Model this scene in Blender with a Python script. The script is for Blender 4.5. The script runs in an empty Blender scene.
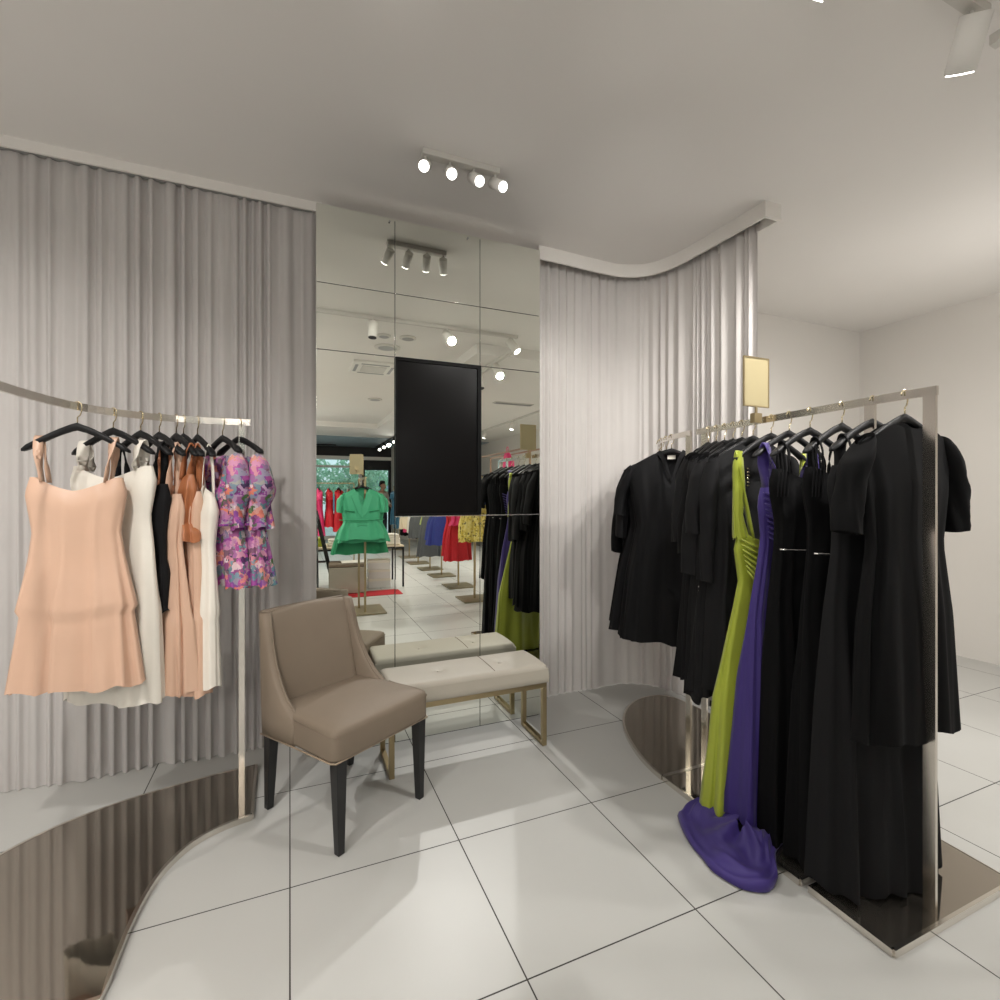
import bpy, bmesh, math, random
from mathutils import Vector, Matrix
PI = math.pi
S = bpy.context.scene
C = S.collection

# ------------------------------------------------------------------ materials
def srgb(r, g, b):
    f = lambda c: (c/255/12.92) if c/255 <= .04045 else ((c/255+.055)/1.055)**2.4
    return (f(r), f(g), f(b), 1)

def mat(name, col, rough=.5, metal=0, noise=0, nscale=30, bump=0, bscale=200, spec=.5, sheen=0, emit=None, estr=0, trans=0, col2=None, wave=False):
    m = bpy.data.materials.new(name); m.use_nodes = True
    nt = m.node_tree; N = nt.nodes; L = nt.links
    p = N['Principled BSDF']
    p.inputs['Roughness'].default_value = rough
    p.inputs['Metallic'].default_value = metal
    p.inputs['Specular IOR Level'].default_value = spec
    if sheen: p.inputs['Sheen Weight'].default_value = sheen
    if emit: p.inputs['Emission Color'].default_value = emit; p.inputs['Emission Strength'].default_value = estr
    tc = N.new('ShaderNodeTexCoord')
    nz = N.new('ShaderNodeTexNoise'); nz.inputs['Scale'].default_value = nscale; nz.inputs['Detail'].default_value = 4
    L.new(tc.outputs['Object'], nz.inputs['Vector'])
    mx = N.new('ShaderNodeMix'); mx.data_type = 'RGBA'
    c2 = col2 or tuple(max(0, c*(1-noise)) for c in col[:3])+(1,)
    mx.inputs[6].default_value = col; mx.inputs[7].default_value = c2
    L.new(nz.outputs['Fac'], mx.inputs[0]); L.new(mx.outputs[2], p.inputs['Base Color'])
    if bump:
        b = N.new('ShaderNodeBump'); b.inputs['Strength'].default_value = bump; b.inputs['Distance'].default_value = .002
        n2 = N.new('ShaderNodeTexNoise'); n2.inputs['Scale'].default_value = bscale; n2.inputs['Detail'].default_value = 3
        L.new(tc.outputs['Object'], n2.inputs['Vector']); L.new(n2.outputs['Fac'], b.inputs['Height']); L.new(b.outputs['Normal'], p.inputs['Normal'])
    if trans:
        t = N.new('ShaderNodeBsdfTranslucent'); L.new(mx.outputs[2], t.inputs['Color'])
        ms = N.new('ShaderNodeMixShader'); ms.inputs[0].default_value = trans
        L.new(p.outputs[0], ms.inputs[1]); L.new(t.outputs[0], ms.inputs[2])
        L.new(ms.outputs[0], N['Material Output'].inputs['Surface'])
    return m

def print_mat(name, cols, scale, rough=.5, dist=.3, pos=None):
    m = bpy.data.materials.new(name); m.use_nodes = True
    nt = m.node_tree; N = nt.nodes; L = nt.links; p = N['Principled BSDF']; p.inputs['Roughness'].default_value = rough
    tc = N.new('ShaderNodeTexCoord')
    nz = N.new('ShaderNodeTexNoise'); nz.inputs['Scale'].default_value = scale*1.1; nz.inputs['Detail'].default_value = 2
    va = N.new('ShaderNodeVectorMath'); va.operation = 'MULTIPLY_ADD'; va.inputs[1].default_value = (dist,)*3
    vo = N.new('ShaderNodeTexVoronoi'); vo.inputs['Scale'].default_value = scale
    sp = N.new('ShaderNodeSeparateColor')
    rp = N.new('ShaderNodeValToRGB'); rp.color_ramp.interpolation = 'LINEAR'
    L.new(tc.outputs['Object'], nz.inputs['Vector']); L.new(nz.outputs['Color'], va.inputs[0]); L.new(tc.outputs['Object'], va.inputs[2])
    L.new(va.outputs[0], vo.inputs['Vector']); L.new(vo.outputs['Color'], sp.inputs[0]); L.new(sp.outputs[0], rp.inputs[0])
    e = rp.color_ramp.elements
    cols = [tuple(v*(.78 if 'floral' in name else 1) for v in c[:3])+(1,) for c in cols]
    while len(e) < len(cols): e.new(.5)
    for i, c in enumerate(cols): e[i].position = (pos[i] if pos else i/(len(cols)-1)); e[i].color = c
    L.new(rp.outputs[0], p.inputs['Base Color'])
    return m

def floor_mat():
    m = bpy.data.materials.new('porcelain_tiles'); m.use_nodes = True
    nt = m.node_tree; N = nt.nodes; L = nt.links; p = N['Principled BSDF']
    tc = N.new('ShaderNodeTexCoord'); sx = N.new('ShaderNodeSeparateXYZ'); L.new(tc.outputs['Object'], sx.inputs[0])
    def line(sock, off):
        a = N.new('ShaderNodeMath'); a.operation = 'ADD'; a.inputs[1].default_value = off; L.new(sock, a.inputs[0])
        q = N.new('ShaderNodeMath'); q.operation = 'PINGPONG'; q.inputs[1].default_value = .3; L.new(a.outputs[0], q.inputs[0])
        c = N.new('ShaderNodeMath'); c.operation = 'LESS_THAN'; c.inputs[1].default_value = .0022; L.new(q.outputs[0], c.inputs[0])
        return c.outputs[0]
    mxm = N.new('ShaderNodeMath'); mxm.operation = 'MAXIMUM'
    L.new(line(sx.outputs[0], 6.0), mxm.inputs[0]); L.new(line(sx.outputs[1], 12-1.83), mxm.inputs[1])
    nz = N.new('ShaderNodeTexNoise'); nz.inputs['Scale'].default_value = 3; nz.inputs['Detail'].default_value = 6; L.new(tc.outputs['Object'], nz.inputs['Vector'])
    a = N.new('ShaderNodeMix'); a.data_type = 'RGBA'; a.inputs[6].default_value = (.50, .497, .475, 1); a.inputs[7].default_value = (.46, .457, .435, 1); L.new(nz.outputs['Fac'], a.inputs[0])
    b = N.new('ShaderNodeMix'); b.data_type = 'RGBA'; b.inputs[7].default_value = (.045, .042, .036, 1); L.new(mxm.outputs[0], b.inputs[0]); L.new(a.outputs[2], b.inputs[6])
    L.new(b.outputs[2], p.inputs['Base Color'])
    r = N.new('ShaderNodeMapRange'); r.inputs[3].default_value = .36; r.inputs[4].default_value = .8; L.new(mxm.outputs[0], r.inputs[0]); L.new(r.outputs[0], p.inputs['Roughness'])
    p.inputs['Specular IOR Level'].default_value = .35
    bp = N.new('ShaderNodeBump'); bp.invert = True; bp.inputs['Strength'].default_value = .4; bp.inputs['Distance'].default_value = .002; L.new(mxm.outputs[0], bp.inputs['Height']); L.new(bp.outputs[0], p.inputs['Normal'])
    return m

def glass_mat():
    m = bpy.data.materials.new('shop_glass'); m.use_nodes = True
    nt = m.node_tree; N = nt.nodes; L = nt.links; N.remove(N['Principled BSDF'])
    t = N.new('ShaderNodeBsdfTransparent'); t.inputs[0].default_value = (.86, .93, .93, 1)
    g = N.new('ShaderNodeBsdfGlossy'); g.inputs['Roughness'].default_value = .02
    lw = N.new('ShaderNodeFresnel'); lw.inputs[0].default_value = 1.45
    ms = N.new('ShaderNodeMixShader'); L.new(lw.outputs[0], ms.inputs[0]); L.new(t.outputs[0], ms.inputs[1]); L.new(g.outputs[0], ms.inputs[2])
    L.new(ms.outputs[0], N['Material Output'].inputs['Surface'])
    return m

M = {}
M['floor'] = floor_mat()
M['ceiling'] = mat('ceiling_paint', (.80, .775, .745, 1), .9, noise=.04, nscale=2)
M['wall'] = mat('wall_paint', (.76, .73, .69, 1), .85, noise=.04, nscale=2)
M['pelmet'] = mat('pelmet_paint', (.78, .75, .71, 1), .7, noise=.03)
M['curtain'] = mat('sheer_curtain', (.62, .59, .57, 1), .8, noise=.08, nscale=6, bump=.15, bscale=400, trans=.2)
M['mirror'] = mat('mirror_glass', (.93, .95, .88, 1), 0.0, metal=1)
M['mirror_edge'] = mat('mirror_backing', (.02, .02, .018, 1), .4)
M['screen'] = mat('screen_glass', (.006, .0055, .0055, 1), .25, spec=.10)
M['bezel'] = mat('screen_bezel', (.005, .005, .005, 1), .5, spec=.1)
M['chair'] = mat('taupe_leatherette', (.225, .178, .133, 1), .6, spec=.3, noise=.14, nscale=8, bump=.25, bscale=500)
M['pipe'] = mat('antique_piping', (.36, .28, .20, 1), .35, metal=.3)
M['blackwood'] = mat('black_wood', (.010, .010, .011, 1), .35, noise=.3)
M['bench'] = mat('cream_leatherette', (.40, .365, .305, 1), .55, noise=.06, nscale=9, bump=.2, bscale=500)
M['brass'] = mat('brushed_brass', (.40, .32, .185, 1), .32, metal=.85, noise=.1)
M['brass_dull'] = mat('brass_plate', (.30, .26, .17, 1), .35, metal=.6, noise=.1)
M['steel'] = mat('polished_steel', (.74, .70, .64, 1), .2, metal=1)
M['smoke'] = mat('smoked_plate', (.40, .36, .31, 1), .05, metal=.95)
M['sign'] = mat('gold_sign', (.36, .305, .175, 1), .5, metal=.25, noise=.05)
M['gold'] = mat('gold_hook', (.80, .70, .48, 1), .22, metal=1)
M['hanger'] = mat('black_hanger', (.010, .010, .011, 1), .5, spec=.3)
M['black'] = mat('black_fabric', (.0042, .0042, .0048, 1), .8, spec=.18, noise=.3, nscale=5, bump=.1, bscale=300)
M['black2'] = mat('black_crepe', (.0085, .0085, .0095, 1), .8, spec=.22, noise=.25, nscale=6, bump=.1, bscale=300)
M['velvet'] = mat('black_velvet', (.003, .003, .0035, 1), .85, spec=.15, noise=.4, nscale=40)
M['lime'] = mat('lime_satin', (.36, .42, .035, 1), .42, noise=.15, nscale=5, sheen=.2)
M['purple'] = mat('purple_jersey', (.036, .017, .17, 1), .6, noise=.25, nscale=6, sheen=.15)
M['peach'] = mat('peach_satin', (.66, .43, .31, 1), .35, noise=.15, nscale=6)
M['rust'] = mat('rust_satin', (.42, .15, .06, 1), .38, noise=.2, nscale=6)
M['white'] = mat('white_cloth', (.78, .74, .66, 1), .7, noise=.05, bump=.15, bscale=300)
M['cream'] = mat('cream_cloth', (.70, .60, .44, 1), .7, noise=.1)
M['green'] = mat('green_crepe', (.065, .47, .24, 1), .6, noise=.2, nscale=6, sheen=.1)
M['darkgreen'] = mat('deep_green_crepe', (.018, .26, .11, 1), .6, noise=.2, nscale=6)
M['red'] = mat('red_cloth', (.55, .008, .02, 1), .6, noise=.2)
M['pink'] = mat('pink_cloth', (.80, .045, .19, 1), .55, noise=.2)
M['blue'] = mat('cobalt_cloth', (.018, .035, .23, 1), .6, noise=.3)
M['denim'] = mat('denim_cloth', (.06, .10, .30, 1), .8, noise=.3)
M['teal'] = mat('teal_denim', (.05, .17, .27, 1), .8, noise=.3)
M['grey'] = mat('grey_cloth', (.10, .105, .11, 1), .8, noise=.3)
M['silver'] = mat('silver_trim', (.85, .83, .8, 1), .25, metal=.9)
M['floral'] = print_mat('floral_print', [srgb(70,32,90), srgb(196,84,168), srgb(120,60,150), srgb(226,150,190), srgb(90,140,150), srgb(214,160,200), srgb(232,120,60), srgb(235,215,225), srgb(70,110,60), srgb(170,70,150), srgb(110,170,175), srgb(60,30,80)], 40, dist=.06)
M['yprint'] = print_mat('yellow_print', [srgb(60,50,20), srgb(215,190,80), srgb(225,205,110), srgb(235,220,150)], 45, dist=.02, pos=[0, .28, .6, 1])
M['redmat'] = mat('red_mat', (.50, .02, .03, 1), .9, noise=.1)
M['white_metal'] = mat('white_lacquer', (.80, .78, .74, 1), .4)
M['white_dim'] = mat('off_white_plastic', (.62, .60, .56, 1), .5)
M['grey_metal'] = mat('grey_lacquer', (.30, .30, .29, 1), .4)
M['lens'] = mat('lit_lens', (1, 1, 1, 1), .3, emit=(1, .97, .90, 1), estr=9)
M['panel'] = mat('fill_panel_face', (1, 1, 1, 1), .3, emit=(1, .97, .91, 1), estr=3)  # glowing face of the added fill panels
M['dark'] = mat('black_paint', (.010, .010, .012, 1), .5)
M['soffit'] = mat('blue_grey_soffit', (.27, .34, .39, 1), .5, noise=.3, nscale=2)
M['leaf'] = mat('tree_leaves', (.10, .26, .12, 1), .6, noise=.6, nscale=3, col2=(.35, .50, .38, 1), trans=.3)
M['bark'] = mat('tree_bark', (.12, .08, .05, 1), .9, noise=.3)
M['paving'] = mat('grey_paving', (.45, .44, .42, 1), .8, noise=.2)
M['facade'] = mat('white_facade', (.75, .75, .75, 1), .8, noise=.05)
M['facade_glass'] = mat('facade_glass', (.12, .17, .22, 1), .1)
M['skin'] = mat('skin', (.52, .30, .20, 1), .55)
M['hair'] = mat('dark_hair', (.02, .013, .01, 1), .6, noise=.4)
M['trousers'] = mat('dark_trousers', (.03, .03, .04, 1), .8)
M['glass'] = glass_mat()
M['copper'] = mat('copper_tube', (.45, .28, .20, 1), .3, metal=.8)
M['box'] = mat('white_box', (.72, .71, .70, 1), .6, noise=.05)

# ------------------------------------------------------------------ mesh builder
class MB:
    def __init__(s): s.v = []; s.f = []
    def add(s, vs, fs):
        o = len(s.v); s.v += [Vector(v) for v in vs]; s.f += [tuple(i+o for i in f) for f in fs]; return s
    def box(s, x0, x1, y0, y1, z0, z1):
        vs = [(x, y, z) for z in (z0, z1) for y in (y0, y1) for x in (x0, x1)]
        return s.add(vs, [(0,2,3,1), (4,5,7,6), (0,1,5,4), (2,6,7,3), (0,4,6,2), (1,3,7,5)])
    def loft(s, rings, closed=True, caps=True):
        n = len(rings[0]); vs = [p for r in rings for p in r]; fs = []
        for i in range(len(rings)-1):
            for j in range(n if closed else n-1):
                k = (j+1) % n
                fs.append((i*n+j, i*n+k, (i+1)*n+k, (i+1)*n+j))
        if caps and closed:
            fs.append(tuple(reversed(range(n)))); fs.append(tuple((len(rings)-1)*n+j for j in range(n)))
        return s.add(vs, fs)
    def tube(s, pts, r, n=8, w=None, up=Vector((0, 0, 1)), caps=True, sq=False):
        """sweep; r radius or list; w optional (half width, half height) rectangular section"""
        pts = [Vector(p) for p in pts]; rings = []
        for i, p in enumerate(pts):
            t = (pts[min(i+1, len(pts)-1)]-pts[max(i-1, 0)]).normalized()
            a = t.cross(up)
            if a.length < 1e-3: a = t.cross(Vector((0, 1, 0)))
            a.normalize(); b = a.cross(t).normalized()
            if w:
                hw, hh = w
                rings.append([p+a*hw*sx+b*hh*sy for sx, sy in ((-1,-1), (1,-1), (1,1), (-1,1))])
            else:
                rr = r[i] if isinstance(r, (list, tuple)) else r
                rings.append([p+(a*math.cos(q*2*PI/n)+b*math.sin(q*2*PI/n))*rr for q in range(n)])
        return s.loft(rings, True, caps)
    def lathe(s, prof, n=20, o=(0, 0, 0)):
        o = Vector(o)
        return s.loft([[o+Vector((r*math.cos(2*PI*j/n), r*math.sin(2*PI*j/n), z)) for j in range(n)] for r, z in prof], True, True)
    def prism(s, poly, z0, z1):
        return s.loft([[(x, y, z0) for x, y in poly], [(x, y, z1) for x, y in poly]])
    def xf(s, m, start=0):
        for i in range(start, len(s.v)): s.v[i] = m @ s.v[i]
        return s
    def build(s, name, m, parent=None, smooth=False, bevel=0, loc=None, rot=None, sub=0, seg=2):
        me = bpy.data.meshes.new(name); me.from_pydata([tuple(v) for v in s.v], [], s.f)
        bm = bmesh.new(); bm.from_mesh(me); bmesh.ops.recalc_face_normals(bm, faces=bm.faces[:]); bm.to_mesh(me); bm.free()
        me.update(); me.materials.append(m)
        o = bpy.data.objects.new(name, me); C.objects.link(o)
        if parent: o.parent = parent
        if loc is not None: o.location = loc
        if rot is not None: o.rotation_euler = rot
        if bevel:
            b = o.modifiers.new('b', 'BEVEL'); b.width = bevel; b.segments = seg; b.limit_method = 'ANGLE'; b.angle_limit = .6
        if sub:
            b = o.modifiers.new('s', 'SUBSURF'); b.levels = sub; b.render_levels = sub
        if smooth or bevel or sub:
            for p in me.polygons: p.use_smooth = True
        if bevel and not smooth:
            w = o.modifiers.new('w', 'WEIGHTED_NORMAL'); w.keep_sharp = True
        return o

def tag(o, label, cat, group=None, kind=None):
    o['label'] = label; o['category'] = cat
    if group: o['group'] = group
    if kind: o['kind'] = kind
    return o
def thing(name, label, cat, loc=(0, 0, 0), rz=0, group=None):
    o = bpy.data.objects.new(name, None); C.objects.link(o); o.location = loc; o.rotation_euler = (0, 0, rz); o.empty_display_size = .1
    return tag(o, label, cat, group)
def struct(name, mb, m, **k):
    o = mb.build(name, m, **k); o['kind'] = 'structure'; return o
def lerp(a, b, t): return a+(b-a)*t
def interp(tab, x):
    if x <= tab[0][0]: return tab[0][1:]
    for a, b in zip(tab, tab[1:]):
        if x <= b[0]:
            t = (x-a[0])/(b[0]-a[0]); t = t*t*(3-2*t) if False else t
            return tuple(lerp(p, q, t) for p, q in zip(a[1:], b[1:]))
    return tab[-1][1:]
def catmull(pts, n):
    P = [Vector(p) for p in pts]; P = [P[0]*2-P[1]]+P+[P[-1]*2-P[-2]]; out = []
    for i in range(1, len(P)-2):
        for k in range(n):
            t = k/n
            out.append(.5*((2*P[i])+(P[i+1]-P[i-1])*t+(2*P[i-1]-5*P[i]+4*P[i+1]-P[i+2])*t*t+(-P[i-1]+3*P[i]-3*P[i+1]+P[i+2])*t**3))
    out.append(P[-2]); return out

# ------------------------------------------------------------------ room shell
CZ = 2.91          # ceiling height
struct('floor', MB().box(-5, 5.1, -10.6, 3.25, -.05, 0), M['floor'])
struct('ceiling', MB().box(-5, 5.1, -5.87, 3.25, CZ, CZ+.06), M['ceiling'])
struct('ceiling_drop', MB().box(-5, 5.1, -7.6, -5.87, 2.80, CZ+.06).box(1.80, 5.1, -5.87, .48, 2.80, CZ-.001), M['ceiling'])
struct('trim_1', MB().box(-5, 5.1, -10.2, -7.6, 2.79, CZ+.06), M['soffit'])
struct('wall_back', MB().box(-5, 5.1, 3.1, 3.25, 0, CZ), M['wall'])
struct('wall_left', MB().box(-5.1, -5, -10.6, 3.25, 0, CZ), M['wall'])
struct('wall_right', MB().box(5.1, 5.2, -9.7, 3.25, 0, CZ), M['wall'])
struct('wall_front', MB().box(2.95, 5.2, -9.75, -9.6, 0, CZ), M['wall'])
struct('wall_partition', MB().box(2.95, 3.05, -10.4, -9.75, 0, CZ), M['wall'])
# shopfront seen in the mirror: black bulkhead, white head rail, mullions, panes
struct('wall_bulkhead', MB().box(-5, 2.95, -10.4, -10.2, 2.5, CZ), M['dark'])
struct('trim_2', MB().box(-5, 2.95, -10.42, -10.14, 2.40, 2.5), M['white_metal'])
w1 = struct('window_1', MB().box(-5, 2.0, -10.36, -10.24, 0, .12).box(-5, 2.0, -10.36, -10.24, 2.16, 2.22).box(-1.6, -1.5, -10.36, -10.24, .12, 2.4).box(1.93, 2.03, -10.36, -10.24, .12, 2.4).box(-4.9, -4.8, -10.36, -10.24, .12, 2.4), M['white_metal'])
MB().box(-4.8, 1.93, -10.31, -10.29, .12, 2.4).build('pane', M['glass'], w1)
d1 = struct('door_1', MB().box(2.04, 2.12, -10.36, -10.24, 0, 2.4).box(2.87, 2.95, -10.36, -10.24, 0, 2.4).box(2.12, 2.87, -10.36, -10.24, 2.1, 2.4).box(2.12, 2.87, -10.36, -10.24, 0, .1), M['dark'])
MB().box(2.12, 2.87, -10.31, -10.29, .1, 2.1).build('pane', M['glass'], d1)
MB().tube([(2.2, -10.2, .9), (2.2, -10.2, 1.3)], .012).build('door_handle', M['steel'], d1)

# curtain pelmet, following the curtain line (plan points)
R_CURT = [(1.30, 2.895), (1.6, 2.895), (1.88, 2.91), (2.12, 2.90), (2.31, 2.80), (2.40, 2.62), (2.425, 2.40), (2.43, 2.2), (2.435, 2.02)]
def offset(path, d):
    out = []
    for i, p in enumerate(path):
        t = (path[min(i+1, len(path)-1)]-path[max(i-1, 0)]).normalized()
        out.append(Vector((p.x+t.y*d, p.y-t.x*d, 0)))
    return out
rp = catmull([(a, b, 0) for a, b in R_CURT], 8)
pe = [p for p in rp if p.x > 1.42]+[Vector((2.437, 1.92, 0))]
def strip(mb, path, d0, d1, z0, z1):
    A = offset(path, d0); B = offset(path, d1)
    return mb.loft([[(a.x, a.y, z0), (b.x, b.y, z0), (b.x, b.y, z1), (a.x, a.y, z1)] for a, b in zip(A, B)])
pm = MB(); strip(pm, pe, .075, .088, 2.825, CZ); strip(pm, pe, -.03, -.015, 2.825, CZ)
pm.box(2.347, 2.467, 1.905, 1.92, 2.825, CZ)
struct('trim_3', pm, M['pelmet'])
struct('trim_4', MB().box(-5, .16, 2.86, 2.872, 2.862, CZ), M['pelmet'])
tr = MB(); strip(tr, pe[:-1], -.012, .012, 2.868, 2.885)
tag(tr.build('curtain_track', M['grey_metal']), 'thin grey curtain track along the curved pelmet right of the mirror', 'curtain track')
tag(MB().box(-5, .11, 2.885, 2.91, 2.868, 2.885).build('curtain_track', M['grey_metal']), 'thin grey curtain track above the straight curtain left of the mirror', 'curtain track')
sk = MB(); strip(sk, [p for p in rp if p.x > 2.30 and p.y < 2.75], -.04, -.015, 0, .035)
struct('baseboard_right', sk, M['mirror_edge'])

def curtain(name, path, label, seed, z0=.002, z1=2.866, amp=.021):
    rnd = random.Random(seed); path = [Vector(p) for p in path]
    # resample
    seg = [(b-a).length for a, b in zip(path, path[1:])]; tot = sum(seg); n = int(tot/.0065)
    pts = []; acc = 0; i = 0
    for k in range(n+1):
        s = tot*k/n
        while i < len(seg)-1 and acc+seg[i] < s: acc += seg[i]; i += 1
        t = (s-acc)/seg[i]; pts.append((path[i].lerp(path[i+1], min(1, t)), s))
    # irregular pleats
    ph = [0]; wl = .09
    for k in range(n): 
        if rnd.random() < .16: wl = rnd.choice((rnd.uniform(.03, .06), rnd.uniform(.05, .15)))
        ph.append(ph[-1]+2*PI*(tot/n)/wl)
    ph2 = [rnd.uniform(0, 6) for _ in range(4)]
    zs = [0, .01, .03, .08, .15, .25, .4, .55, .7, .82, .92, .97, 1]
    rings = []
    for u in zs:
        z = lerp(z0, z1, u); row = []
        for k, (p, s) in enumerate(pts):
            t = (pts[min(k+1, n)][0]-pts[max(k-1, 0)][0]).normalized(); nx, ny = t.y, -t.x
            a = amp*(1-.45*u)*(.65+.35*math.sin(s*3.1+ph2[0]))
            d = a*math.sin(ph[k]+.35*math.sin(u*2.5+s*1.3))+.008*math.sin(s*95+ph2[1]+u)*u + .012*(1-u)*math.sin(s*11+ph2[2])
            e = .25*a*math.cos(2*ph[k]+ph2[3])
            row.append((p.x+nx*d+t.x*e, p.y+ny*d+t.y*e, z))
        rings.append(row)
    mb = MB(); mb.loft(rings, closed=False, caps=False)
    return tag(mb.build(name, M['curtain'], smooth=True), label, 'curtain')
curtain('curtain', [(-3.6, 2.9, 0), (.30, 2.9, 0)], 'pale grey pleated sheer curtain hanging straight behind the left clothes rack', 3)
curtain('curtain', rp, 'pale grey pleated sheer curtain curving round the right side behind the black dresses', 8)

# ------------------------------------------------------------------ mirror wall
D = 2.68; X0, X1, X2, X3 = .121, .519, 1.006, 1.393; T = 2.81
wm = thing('wall_mirror', 'tall wall mirror of large square panels between the two grey curtains', 'mirror', ((X0+X3)/2, D, 0))
cx = (X0+X3)/2
MB().box(X0-cx+.001, X3-cx-.001, .012, .035, 0, T-.004).build('backing', M['white_dim'], wm)
MB().box(X0-cx+.006, X3-cx-.006, .0065, .0118, 0, T-.008).build('joint_backing', M['mirror_edge'], wm)
def pane(x0, x1, z0, z1, tilt=0):
    g = .0016
    mb = MB().box(x0-cx+g, x1-cx-g, 0, .006, 0, z1-z0-2*g)
    o = mb.build('mirror_panel', M['mirror'], wm, bevel=.0008, seg=1); o.location = (0, 0, z0+g); o.rotation_euler = (-tilt, 0, 0)
    return o
Z1, Z2, Z3 = 2.41, 2.07, 1.213
for a, b in ((X0, X1), (X1, X2), (X2, X3)):
    pane(a, b, Z1, T); pane(a, b, Z2, Z1)
pane(X0, X1, .004, Z2)
pane(X1, X2, .004, Z3); pane(X2, X3, Z3, Z2); pane(X2, X3, .004, Z3)
for x in (.49, .93): MB().lathe([(.004, 0), (.005, .003), (.003, .005)], 10).build('screw_cap', M['grey_metal'], wm, loc=(x-cx, -.004, T-.022), rot=(PI/2, 0, 0))
MB().box(X1-cx, X3-cx, -.002, .004, Z3-.002, Z3+.003).build('joint_strip', M['silver'], wm)
sc = thing('wall_screen', 'black blank portrait display screen set into the middle column of the mirror', 'screen', ((X1+X2)/2, D, Z3))
hw = (X2-X1)/2; hh = Z2-Z3
MB().box(-hw, hw, -.022, .010, .005, .016).box(-hw, hw, -.022, .010, hh-.02, hh-.002).box(-hw, -hw+.012, -.022, .010, .016, hh-.02).box(hw-.022, hw, -.022, .010, .016, hh-.02).build('bezel', M['bezel'], sc)
MB().box(-hw+.012, hw-.022, -.014, .008, .016, hh-.02).build('display_panel', M['screen'], sc)

# ------------------------------------------------------------------ lamps
def aim(o, d): o.rotation_euler = Vector(d).to_track_quat('-Z', 'Y').to_euler()
def spot_lamp(parent, loc, d, power, ang=80, rad=.03, blend=.6, col=(1, .97, .925)):
    l = bpy.data.lights.new('spot_bulb', 'SPOT'); l.energy = power; l.spot_size = math.radians(ang); l.spot_blend = blend; l.shadow_soft_size = rad; l.color = col
    o = bpy.data.objects.new('spot_bulb', l); C.objects.link(o); o.parent = parent; o.location = loc; aim(o, d); return o
def head(parent, base, d, L=.10, r=.021, lit=True, power=0, m='white_metal', ang=80, drop=.035, yoke=.02):
    """spot head hung from base; d = unit aim direction, in parent space"""
    d = Vector(d).normalized(); b = Vector(base); j = b+Vector((0, 0, -drop))
    c = j+d*.005
    h = MB()
    h.tube([b, j], .006, 8); 
    h.tube([c-d*L*.30, c-d*L*.28, c+d*L*.7, c+d*L*.70], [r*.85, r, r, r*.98], 20)
    o = h.build('spot_head', M[m], parent, bevel=0, smooth=False)
    for p in o.data.polygons: p.use_smooth = len(p.vertices) == 4
    e = c+d*(L*.70+.001)
    MB().tube([e, e+d*.003], r*.88, 20).build('lens', M['lens' if lit else 'dark'], o)
    if power: spot_lamp(parent, e+d*.012, d, power, ang, r*.9)
    return o

f = thing('ceiling_spotlight', 'white four-head spotlight bar on the ceiling in front of the mirror', 'spotlight', (.745, 2.235, CZ))
MB().box(-.19, .19, -.022, .022, -.028, 0).build('ceiling_bar', M['white_dim'], f, bevel=.003)
for x, d in ((-.172, (-.42, -1.05, -.80)), (-.056, (-.16, -1.05, -.85)), (.062, (.16, -1.05, -.85)), (.172, (.32, -1.05, -.80))):
    head(f, (x, 0, -.028), d, power=34, ang=100, r=.026, L=.095, drop=.042)

SP = 135
def track(label, p0, p1, spots, z=CZ, w=.018, m='white_dim', hm='white_metal', L=.15, r=.042, drop=.06, hang=0):
    p0 = Vector(p0); p1 = Vector(p1); t = thing('light_track', label, 'track light', (p0.x, p0.y, z)); d = p1-p0
    MB().tube([(0, 0, -.016-hang), (d.x, d.y, -.016-hang)], 0, w=(w, .016)).build('rail', M[m], t)
    if hang:
        for q in (.1, .9): MB().tube([(d.x*q, d.y*q, -hang), (d.x*q, d.y*q, 0)], .004, 6).build('suspension_rod', M[m], t)
    for s, a, lit, pw in spots:
        head(t, (d.x*s, d.y*s, -.03-hang), a, L=L, r=r, lit=lit, power=pw, m=hm, drop=drop, ang=110)
    return t
track('white ceiling track with cylindrical spotlights running parallel to the mirror', (-2.6, .88, 0), (2.08, .88, 0),
      [(.12, (-.1, .5, -1), True, SP), (.40, (-.3, .6, -1), True, SP), (.700, (-.05, .12, -1), False, 0), (.845, (.12, .75, -.62), True, SP*.55), (.985, (.5, .6, -1), True, SP)])
track('white ceiling track with angled spotlights running away above the standing garment racks', (2.08, .86, 0), (2.08, -4.6, 0),
      [(.10, (.05, .7, -.7), True, SP), (.2, (.1, .3, -1), False, 0), (.42, (.5, -.1, -1), True, SP), (.55, (.25, .3, -1), False, 0), (.7, (-.2, .1, -1), True, SP), (.9, (.2, .1, -1), True, SP)], z=2.80)
track('black suspended track of small bright spotlights beside the shop entrance', (2.42, -6.9, 0), (2.42, -9.9, 0),
      [(.05, (-.1, 1, -.7), True, 0), (.3, (-.1, 1, -.7), True, SP), (.55, (-.1, 1, -.7), True, 0), (.8, (-.1, 1, -.7), True, 0)], z=2.79, m='dark', hm='dark', L=.13, r=.05)
track('short black track with one bright spotlight below the soffit at the far window', (.3, -9.7, 0), (1.2, -9.7, 0),
      [(.3, (0, 1, -.4), True, 0)], z=2.79, m='dark', hm='dark', L=.13, r=.06)

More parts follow.
